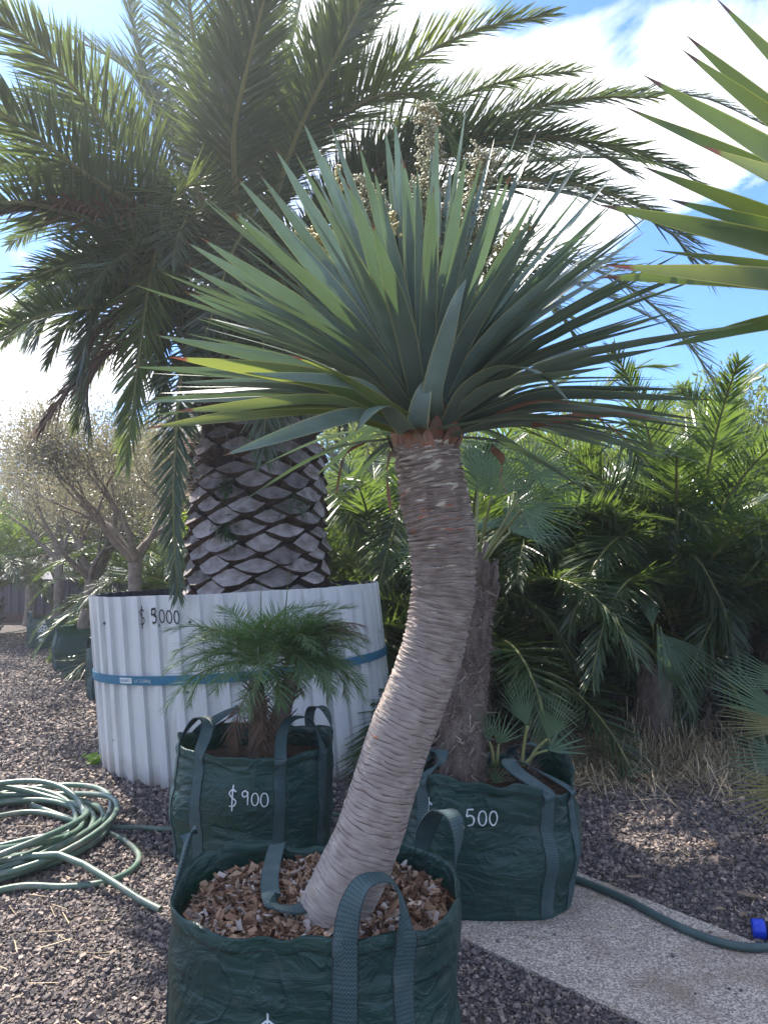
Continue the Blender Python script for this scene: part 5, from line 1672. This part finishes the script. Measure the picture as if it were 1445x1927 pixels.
BGP = []
BGP.append(bg_palm(-.05, 8.7, .55, .24, 36, 1.0, 'date palm right behind the white ring, between it and the ringed trunk', spin=.4))
BGP.append(bg_palm(.80, 7.3, .35, .22, 34, .92, 'bushy date palm directly behind the shaggy fan palm trunk', spin=1.4))
BGP.append(bg_palm(1.95, 8.3, .50, .26, 38, .98, 'dense date palm behind the bag marked 1,500, right of the fan palm', spin=2.2))
BGP.append(bg_palm(2.75, 7.0, .70, .25, 34, .95, 'date palm rising from the heap of dry grass', spin=1.6, kmax=8))
BGP.append(bg_palm(4.0, 7.9, .7, .25, 36, .92, 'tall date palm above the low stiff fan leaves, against clear blue sky', spin=3.0))
bg_palm(1.2, 10.4, .9, .28, 34, 1.15, 'far date palm seen through gaps behind the ringed trunk', spin=1.9)
bg_palm(3.1, 10.6, 1.0, .28, 34, 1.0, 'far sunlit date palm below the blue sky gap', spin=.2)
bg_palm(-.9, 11.2, .8, .28, 32, 1.1, 'far date palm hidden behind the scarred trunk', spin=2.7)
bg_palm(5.4, 9.6, 1.0, .28, 34, 1.05, 'furthest date palm under the broad sword leaves at the photo edge', spin=1.1)
bg_palm(-7.9, 14.8, .75, .25, 32, .9, 'arching date palm in front of the dark fence', spin=.5, kmax=8)
bg_palm(-4.0, 13.4, .5, .25, 30, .85, 'date palm partly hidden behind the bare grey trees', spin=1.3)
bg_palm(-2.7, 11.2, .5, .25, 30, .9, 'date palm showing beside the drooping frond above the steel ring', spin=2.0)

# large arching fronds of these palms, traced
BGH = [
    (1, [(960, 1000, 7.0), (1060, 912, 6.7), (1128, 932, 6.5), (1165, 1000, 6.3), (1218, 1085, 6.2), (1270, 1100, 6.1)], .50),
    (2, [(1080, 900, 7.8), (1140, 810, 7.2), (1206, 862, 6.8), (1243, 930, 6.6), (1290, 1080, 6.5)], .56),
    (4, [(1390, 960, 7.6), (1440, 1020, 6.9), (1393, 1098, 6.3), (1338, 1172, 6.1), (1300, 1260, 6.0)], .50),
    (1, [(870, 1130, 7.0), (910, 1095, 6.6), (965, 1118, 6.3), (1020, 1150, 6.1), (1080, 1240, 6.0)], .40),
    (1, [(880, 1080, 7.2), (960, 1010, 6.8), (1050, 1040, 6.4), (1100, 1130, 6.2), (1120, 1230, 6.1)], .42),
    (3, [(1230, 1080, 6.9), (1320, 940, 6.8), (1410, 860, 6.7), (1500, 840, 6.6)], .5),
    (3, [(1220, 1060, 6.9), (1240, 900, 6.9), (1330, 790, 6.8), (1440, 690, 6.8), (1530, 640, 6.8)], .52),
    (2, [(1040, 950, 8.2), (1080, 800, 8.1), (1180, 700, 8.0), (1260, 690, 7.9)], .5),
    (0, [(700, 980, 8.5), (650, 900, 8.1), (660, 960, 7.7), (690, 1060, 7.4)], .42),
    (0, [(720, 1000, 8.4), (760, 920, 7.9), (740, 1000, 7.4), (712, 1110, 7.0), (706, 1220, 6.8)], .40),
    (0, [(720, 1000, 8.6), (640, 880, 8.8), (620, 840, 9.0)], .45),
    (4, [(1370, 940, 7.9), (1330, 800, 7.8), (1280, 740, 7.7), (1210, 790, 7.6)], .45),
    (2, [(1050, 980, 8.0), (1000, 880, 7.6), (930, 870, 7.2), (880, 960, 6.9)], .45),
    (3, [(1210, 1100, 6.8), (1180, 1010, 6.3), (1120, 1060, 5.9), (1070, 1180, 5.7)], .42),
    (3, [(1225, 1110, 6.8), (1290, 1040, 6.4), (1350, 1120, 6.1), (1390, 1240, 6.0)], .42),
]
for (k, tr, ll) in BGH:
    mb = MB()
    frond(mb, [P(*q) for q in tr], 120, ll, .019, bare=.12, rach=(.02, .005), v=.3, vr=.3, droop=.22)
    mb.build('frond', [M['frond_bg'], M['rachis']], BGP[k])

# drooping fan palm in front of the right-hand palms
t_ = thing('fan_palm', 'fan palm with a folded leaf drooping to the dry grass', 'palm tree', (2.15, 6.0, 0))
fibre_trunk(t_, [Vector((2.15, 6.05, 0)), Vector((2.15, 6.05, .35)), Vector((2.2, 6.1, .7))], .16, .13, 300)
o = Vector((2.2, 6.1, .72))
for (hx, hy, Yd, dd, nrm, R, sp, dr, fl) in ((1236, 1175, 5.65, (.06, -.12, -1), (.25, -1, .1), .88, 17, .02, .2), (1242, 1180, 5.68, (.18, -.15, -1), (.5, -1, .1), .70, 30, .05, .2), (1250, 1195, 5.8, (.55, -.1, -.75), (.1, -1, .5), .55, 75, .15, .2), (1228, 1180, 5.7, (-.15, 0, 1), (.3, -1, .2), .34, 60, .1, .2)):
    mb = MB()
    fan(mb, P(hx, hy, Yd), Vector(dd), Vector(nrm), R, n=max(9, int(sp / 5)), spread=sp, petiole=(o,), droop=dr, fold=fl, split=.34, wk=.75)
    mb.build('fan_leaf', [M['fan'], M['rachis']], t_)

# ------------------------------------------------------------------ bare grey trees on the left, leafy trees far behind
def branchy(parent, base, h, tr, crown_c, crown_r, nbranch, nleaf, leaf, bark, lsize, forks, seed, open_=1.0):
    r_ = random.Random(seed)
    u = r_.uniform
    mb = MB()
    tips = []
    top = Vector(base) + Z * h

    def grow(p, d, L, r, lev):
        n = 4
        pts, rad = [p], [r]
        for i in range(n):
            d = (d + Vector((u(-1, 1), u(-1, 1), u(-.5, .8))) * .22).normalized()
            p = p + d * L / n
            pts.append(p); rad.append(r * (1 - .45 * (i + 1) / n))
        mb.tube(pts, rad, 7 if lev < 2 else (5 if lev == 2 else 3), cap=False)
        if lev >= 4:
            tips.append((pts[-1], d)); tips.append((pts[-2], d)); return
        for k in range(r_.choice(forks[min(lev, len(forks) - 1)])):
            nd = (d + Vector((u(-1, 1), u(-1, 1), u(-.35, .9))) * .95).normalized()
            grow(pts[-1] if k < 2 else pts[-2], nd, L * u(.6, .85), rad[-1] * u(.6, .85), lev + 1)
        if lev >= 2: tips.append((pts[-1], d))
    mb.tube([Vector(base), Vector(base) + Z * h * .3, top], [tr * 1.5, tr * 1.05, tr], 12, cap=False)
    for k in range(nbranch):
        a_ = k * 6.283 / nbranch + u(-.5, .5)
        grow(top - Z * u(0, .15), Vector((math.cos(a_) * .75, math.sin(a_) * .75, 1)).normalized(), crown_r * u(.5, .75), tr * .62, 1)
    mb.build('trunk', bark, parent)
    lb = MB()
    for i in range(nleaf):
        p, d = r_.choice(tips)
        p = p + Vector((r_.gauss(0, 1), r_.gauss(0, 1), r_.gauss(0, 1))) * .13 * open_
        d2 = (d + Vector((u(-1, 1), u(-1, 1), u(-1, 1)))).normalized()
        wv = d2.cross(Vector((u(-1, 1), u(-1, 1), u(-1, 1)))).normalized() * lsize * u(.10, .20)
        L = lsize * u(.6, 1.3)
        a_ = [lb.add(p), lb.add(p + d2 * L * .5 + wv), lb.add(p + d2 * L), lb.add(p + d2 * L * .5 - wv)]
        lb.face(*a_)
    lb.build('crown', leaf, parent)


OL = [(FAR_BAGS[0][0], .95, .085, 1.15, 6, 'grey twiggy tree with swollen trunk foot in a green bag', 21),
      (FAR_BAGS[1][0], 1.2, .075, 1.25, 5, 'slim grey forked tree in the bag with the white emblem', 22),
      (FAR_BAGS[2][0], 1.25, .075, 1.1, 6, 'grey upright tree behind the left edge of the steel ring', 23)]
for (c, h, tr, cr, nb, lab, sd) in OL:
    t = thing('bare_tree', lab, 'tree', (c.x, c.y, .45), 'sparse grey trees in bags')
    branchy(t, (c.x, c.y, .40), h, tr, None, cr, nb, 24000, M['olive_leaf'], M['olive_bark'], .046, [(3,), (3, 4), (3, 4), (3, 4)], sd)
    if sd == 21:
        mb = MB()
        mb.tube([Vector((c.x + .03, c.y, z)) for z in (.42, .55, .72, .92, 1.02)], [.15, .20, .19, .13, .09], 16)
        mb.build('swollen_foot', M['olive_bark'], t)
mb_l = [(-8.5, 18.0, 1.1, 2.2, 'sparse grey tree standing alone before the dark fence', 31), (-5.2, 16.0, 1.3, 2.0, 'pale bushy tree filling the gap behind the grey trees', 32)]
for (x, y, h, cr, lab, sd) in mb_l:
    t = thing('bare_tree', lab, 'tree', (x, y, 0), 'pale trees beyond the bags')
    branchy(t, (x, y, 0), h, .11, None, cr, 6, 12000, M['olive_leaf'], M['olive_bark'], .10, [(3,), (3, 4), (3, 4), (3,)], sd, open_=1.6)
FT = [(-3.4, 17.5, 1.6, 2.3, 'leafy green tree behind the drooping frond'), (.2, 16.5, 1.5, 2.3, 'leafy tree glimpsed between the two palm trunks'), (3.5, 15.5, 1.2, 2.0, 'leafy tree filling in behind the date palms'),
      (7.0, 15.0, 1.4, 2.2, 'leafy tree behind the furthest date palm'), (-6.9, 20.5, 1.5, 2.2, 'leafy tree standing beyond the dark fence'), (10.5, 17.0, 1.3, 2.2, 'leafy tree at the far end of the palm row'),
      (-13.5, 22.0, .5, 1.7, 'round leafy shrub above the far left stretch of dark fence'), (-11.2, 21.0, .4, 1.5, 'low leafy shrub above the middle of the dark fence'), (-9.0, 21.5, .5, 1.7, 'leafy shrub over the fence behind the emblem bag'), (-5.0, 20.0, .4, 1.6, 'leafy shrub over the fence end near the steel ring')]
for i, (x, y, h, cr, lab) in enumerate(FT):
    t = thing('leafy_tree', lab, 'tree', (x, y, 0), 'leafy trees far behind')
    branchy(t, (x, y, 0), h, .13, None, cr, 6, 22000, M['tree_leaf'], M['olive_bark'], .13, [(3,), (3, 4), (3, 4), (3,)], 40 + i, open_=1.25)

# ------------------------------------------------------------------ fence
t_ = thing('metal_fence', 'low dark ribbed steel fence with red brown board along its foot', 'fence', (-10.5, 18.9, 0))
mb = MB()
rows = [[], []]
x = -18.0
while x < -3.5:
    for (dx, dy) in ((0, 0), (.12, 0), (.145, -.035), (.185, -.035), (.21, 0)):
        rows[0].append((x + dx, 18.9 + dy, .20)); rows[1].append((x + dx, 18.9 + dy, 1.05))
    x += .21
mb.grid(rows)
mb.build('ribbed_panel', M['fence'], t_, smooth=False)
mb = MB()
mb.box((-10.75, 18.9, 1.065), 14.5, .06, .04)
mb.build('top_rail', M['fence'], t_, smooth=False)
mb = MB()
mb.box((-10.75, 18.88, .10), 14.5, .07, .2)
mb.build('foot_board', M['sleeper'], t_, smooth=False)

# ------------------------------------------------------------------ hoses
HR = .0165
t_ = thing('garden_hose', 'coiled green hose with an open cut end lying on the gravel', 'hose', (-2.1, 4.1, 0))
mb = MB()
ctr = Vector((-2.22, 4.18, 0))
pts = []
for k in range(11 * 26):
    a_ = 2 * math.pi * k / 26
    lp = k / 26
    r = .60 + .13 * noise.noise((lp * .9, 3.1, 0)) + .05 * math.sin(a_ + lp)
    cx_ = ctr.x + .10 * noise.noise((lp * .7, 7.7, 1)); cy_ = ctr.y + .13 * noise.noise((lp * .8, 1.1, 5))
    zz = HR + .011 * lp * (1 + .4 * math.sin(a_ * 2 + lp * 1.7)) + .012 * (noise.noise((math.cos(a_) * 1.5, math.sin(a_) * 1.5, lp)) + .5)
    pts.append(Vector((cx_ + r * math.cos(a_), cy_ + r * 1.02 * math.sin(a_), zz)))
end = [G(-120, 1640, .06), G(0, 1622, .09), G(110, 1608, .12), G(200, 1652, .07), G(262, 1692, .035), G(302, 1712, HR)]
pts += [pts[-1].lerp(end[0], .5) + Vector((-.1, -.05, .02))]
mb.tube(catmull(pts + end, (len(pts) + 6) * 2), HR, 10, cap=False)
mb.build('coil', M['hose'], t_)
mb = MB()
e1, e0 = G(302, 1712, HR), G(262, 1692, .035)
dd = (e1 - e0).normalized()
s1 = dd.orthogonal().normalized(); s2 = dd.cross(s1)
mb.grid([[e1 + dd * o_ + (s1 * math.cos(a_) + s2 * math.sin(a_)) * r for a_ in [2 * math.pi * j / 14 for j in range(14)]] for r, o_ in ((HR, 0), (HR * .68, .001), (HR * .66, -.03), (.001, -.03))], closed=True)
mb.build('open_end', M['hose'], t_)
mb = MB()
lp = [G(-60, 1548, .05), G(60, 1528, .04), G(150, 1548, .03), G(215, 1572, HR), G(252, 1596, HR), G(262, 1618, HR), G(240, 1643, HR), G(190, 1662, HR), G(120, 1669, HR), G(40, 1668, .03), G(-60, 1690, .03)]
mb.tube(catmull(lp, 60), HR, 10)
mb.build('wide_loop', M['hose'], t_)
mb = MB()
lp = [G(60, 1515, .05), G(130, 1540, .03), G(190, 1556, HR), G(260, 1558, HR), G(340, 1559, HR), Vector((-.95, 4.66, HR)), Vector((-.5, 4.66, HR)), Vector((.0, 4.5, HR))]
mb.tube(catmull(lp, 50), HR, 10)
mb.build('straight_run', M['hose'], t_)

t_ = thing('garden_hose', 'single dark green hose running across the pale path', 'hose', (1.0, 3.6, 0))
mb = MB()
zp = .014 + .017
lp = [Vector((.70, 4.02, .02)), G(1062, 1646, zp), G(1110, 1664, zp), G(1180, 1694, zp), G(1250, 1731, zp), G(1320, 1762, zp), G(1390, 1781, zp), G(1445, 1782, zp), G(1560, 1770, zp), G(1700, 1770, .02)]
mb.tube(catmull(lp, 70), .0165, 12)
mb.build('hose_pipe', M['hose_dark'], t_)

t_ = thing('pipe_fitting', 'black pipe end with a bright blue collar lying by the path edge', 'pipe', G(1425, 1740))
a_ = G(1416, 1748, .035); b_ = G(1446, 1742, .035); dd = Vector((.9, -.28, .05)).normalized()
mb = MB()
mb.tube([a_ - dd * .004, a_ + dd * .002, a_ + dd * .042, a_ + dd * .046], [.036, .040, .040, .034], 24)
mb.build('collar', M['blue'], t_)
mb = MB()
mb.tube([a_ + dd * .046, a_ + dd * .3, a_ + dd * .7], [.033, .033, .033], 20)
mb.build('pipe', M['black'], t_)

# ------------------------------------------------------------------ weeds, litter, fallen leaves
for (px, py, nn, sz, lab) in ((186, 1438, 40, .075, 'bright green weed at the left foot of the steel ring'), (226, 1458, 12, .04, 'tiny weed sprig in gravel right of the larger weed'), (155, 1430, 8, .04, 'tiny yellowish weed sprig left of the larger weed')):
    o = G(px, py)
    t = thing('weed', lab, 'weed', o, 'weeds at the ring foot')
    mb = MB()
    for i in range(nn):
        th = U(0, 6.28); d = Vector((math.cos(th), math.sin(th), U(.2, 1.6))).normalized()
        c = o + d * U(.2, 1) * sz * 1.3 + Vector((U(-1, 1), U(-1, 1), 0)) * sz * .8
        n_ = Vector((U(-.6, .6), U(-.9, .2), 1)).normalized(); s1 = n_.orthogonal().normalized(); s2 = n_.cross(s1)
        ids = [mb.add(c + (s1 * math.cos(a_) + s2 * math.sin(a_) * .8) * sz * .33 * (1 + .2 * math.cos(3 * a_)) + n_ * .004 * math.cos(2 * a_)) for a_ in [6.283 * k / 8 for k in range(8)]]
        mb.face(*ids)
    mb.build('leaves', M['weed'], t, smooth=False)

mb = MB()
for i in range(5200):
    if i < 3600:
        x, y = 1.35 + abs(rnd.gauss(0, 1)) * 1.2, rnd.gauss(5.75, .34)
    else:
        x, y = U(.9, 4.2), U(5.2, 7.5)
    h = U(.03, .26) * U(.3, 1.3) if i < 2600 else U(.01, .06)
    h *= .5 + 1.1 * max(0, noise.noise((x * 1.8, y * 1.8, 0)) + .3)
    if x < 1.75: h *= .45
    a_ = U(0, 6.28); L = U(.10, .46)
    b0 = Vector((x, y, U(0, .03))); b2 = b0 + Vector((math.cos(a_) * L, math.sin(a_) * L, h * U(-.1, .9))); b1 = b0.lerp(b2, .5) + Z * h
    b2.z = max(b2.z, .005)
    wv = Vector((-math.sin(a_), math.cos(a_), 0)) * U(.0014, .0045)
    q = [mb.add(b0 - wv), mb.add(b0 + wv), mb.add(b1 + wv), mb.add(b1 - wv), mb.add(b2)]
    mb.face(*q[:4]); mb.face(q[3], q[2], q[4])
tag(mb.build('dry_grass', M['straw']), kind='stuff')
mb = MB()
for i in range(9000):
    x, y = U(.2, 5.5), 5.45 + abs(rnd.gauss(0, 1.4))
    if y > 11: continue
    a_ = U(0, 6.28); L = U(.03, .16); w = U(.004, .02)
    d = Vector((math.cos(a_), math.sin(a_), U(-.2, .35))); wv = Vector((-math.sin(a_), math.cos(a_), U(-.5, .5))) * w
    b0 = Vector((x, y, U(.005, .03)))
    q = [mb.add(b0), mb.add(b0 + d * L * .5 + wv), mb.add(b0 + d * L), mb.add(b0 + d * L * .5 - wv)]
    mb.face(*q)
tag(mb.build('leaf_litter', M['litter']), kind='stuff')
# straws and twigs on the open gravel
mb = MB()
for i in range(420):
    Yq = U(2.0, 5.5); x = U(-1, 1) * Yq * .54
    a_ = U(0, 6.28); L = U(.03, .13)
    b0 = Vector((x, Yq, .02)); d = Vector((math.cos(a_), math.sin(a_), U(-.05, .1)))
    wv = Vector((-math.sin(a_), math.cos(a_), 0)) * U(.0008, .0025)
    q = [mb.add(b0 - wv), mb.add(b0 + wv), mb.add(b0 + d * L + wv), mb.add(b0 + d * L - wv)]
    mb.face(*q)
tag(mb.build('straw_litter', M['straw']), kind='stuff')


def fallen(px, py, L, w, mk_, lab, rot, curl=.4):
    o = G(px, py, .02)
    mb = MB()
    rows = []
    ca, sa = math.cos(rot), math.sin(rot)
    for i in range(9):
        s = i / 8
        hw = w * .5 * math.sin(math.pi * min(1, s * .92 + .06)) ** .8
        rows.append([o + Vector((ca * (s - .5) * L - sa * x * hw, sa * (s - .5) * L + ca * x * hw, .004 + curl * L * (.18 * x * x * (hw / w) * 2 + .5 * (s - .5) ** 2))) for x in (-1, -.5, 0, .5, 1)])
    mb.grid(rows)
    return tag(mb.build('fallen_leaf', M[mk_]), lab, 'leaf', 'fallen leaves')


fallen(1342, 1592, .075, .04, 'dry_leaf', 'pale curled leaf lying alone on the shaded gravel', .3, .8)
fallen(1408, 1690, .10, .05, 'dry_leaf', 'largest brown leaf lying near the blue collar', -.5, .7)
fallen(1398, 1724, .05, .03, 'dry_leaf', 'small pale leaf between the blue collar and the largest leaf', .9, .9)
fallen(1355, 1712, .05, .028, 'dry_leaf', 'thin tan leaf pressed on gravel near the path edge', .1, .3)
fallen(1205, 1470, .16, .09, 'red_leaf', 'crumpled red leaf beside the dry grass', .2, .9)
fallen(1195, 1652, .10, .03, 'dry_leaf', 'narrow straw coloured leaf above the hose', .05, .2)

# thin scattering volume added to imitate the veil of lens glare
HZ = 9.6
mb = MB()
mb.box((0, 170, HZ / 2 - .8), 660, 520, HZ + 1.6)
o = mb.build('glare_haze', [], None)
hm = bpy.data.materials.new('glare_scatter'); hm.use_nodes = True
nt = hm.node_tree; nt.nodes.clear()
ou = nt.nodes.new('ShaderNodeOutputMaterial'); pv = nt.nodes.new('ShaderNodeVolumePrincipled')
pv.inputs['Color'].default_value = (.9, .94, 1, 1); pv.inputs['Density'].default_value = .0030; pv.inputs['Anisotropy'].default_value = .55
nt.links.new(pv.outputs[0], ou.inputs['Volume'])
o.data.materials.append(hm)
tag(o, kind='stuff')
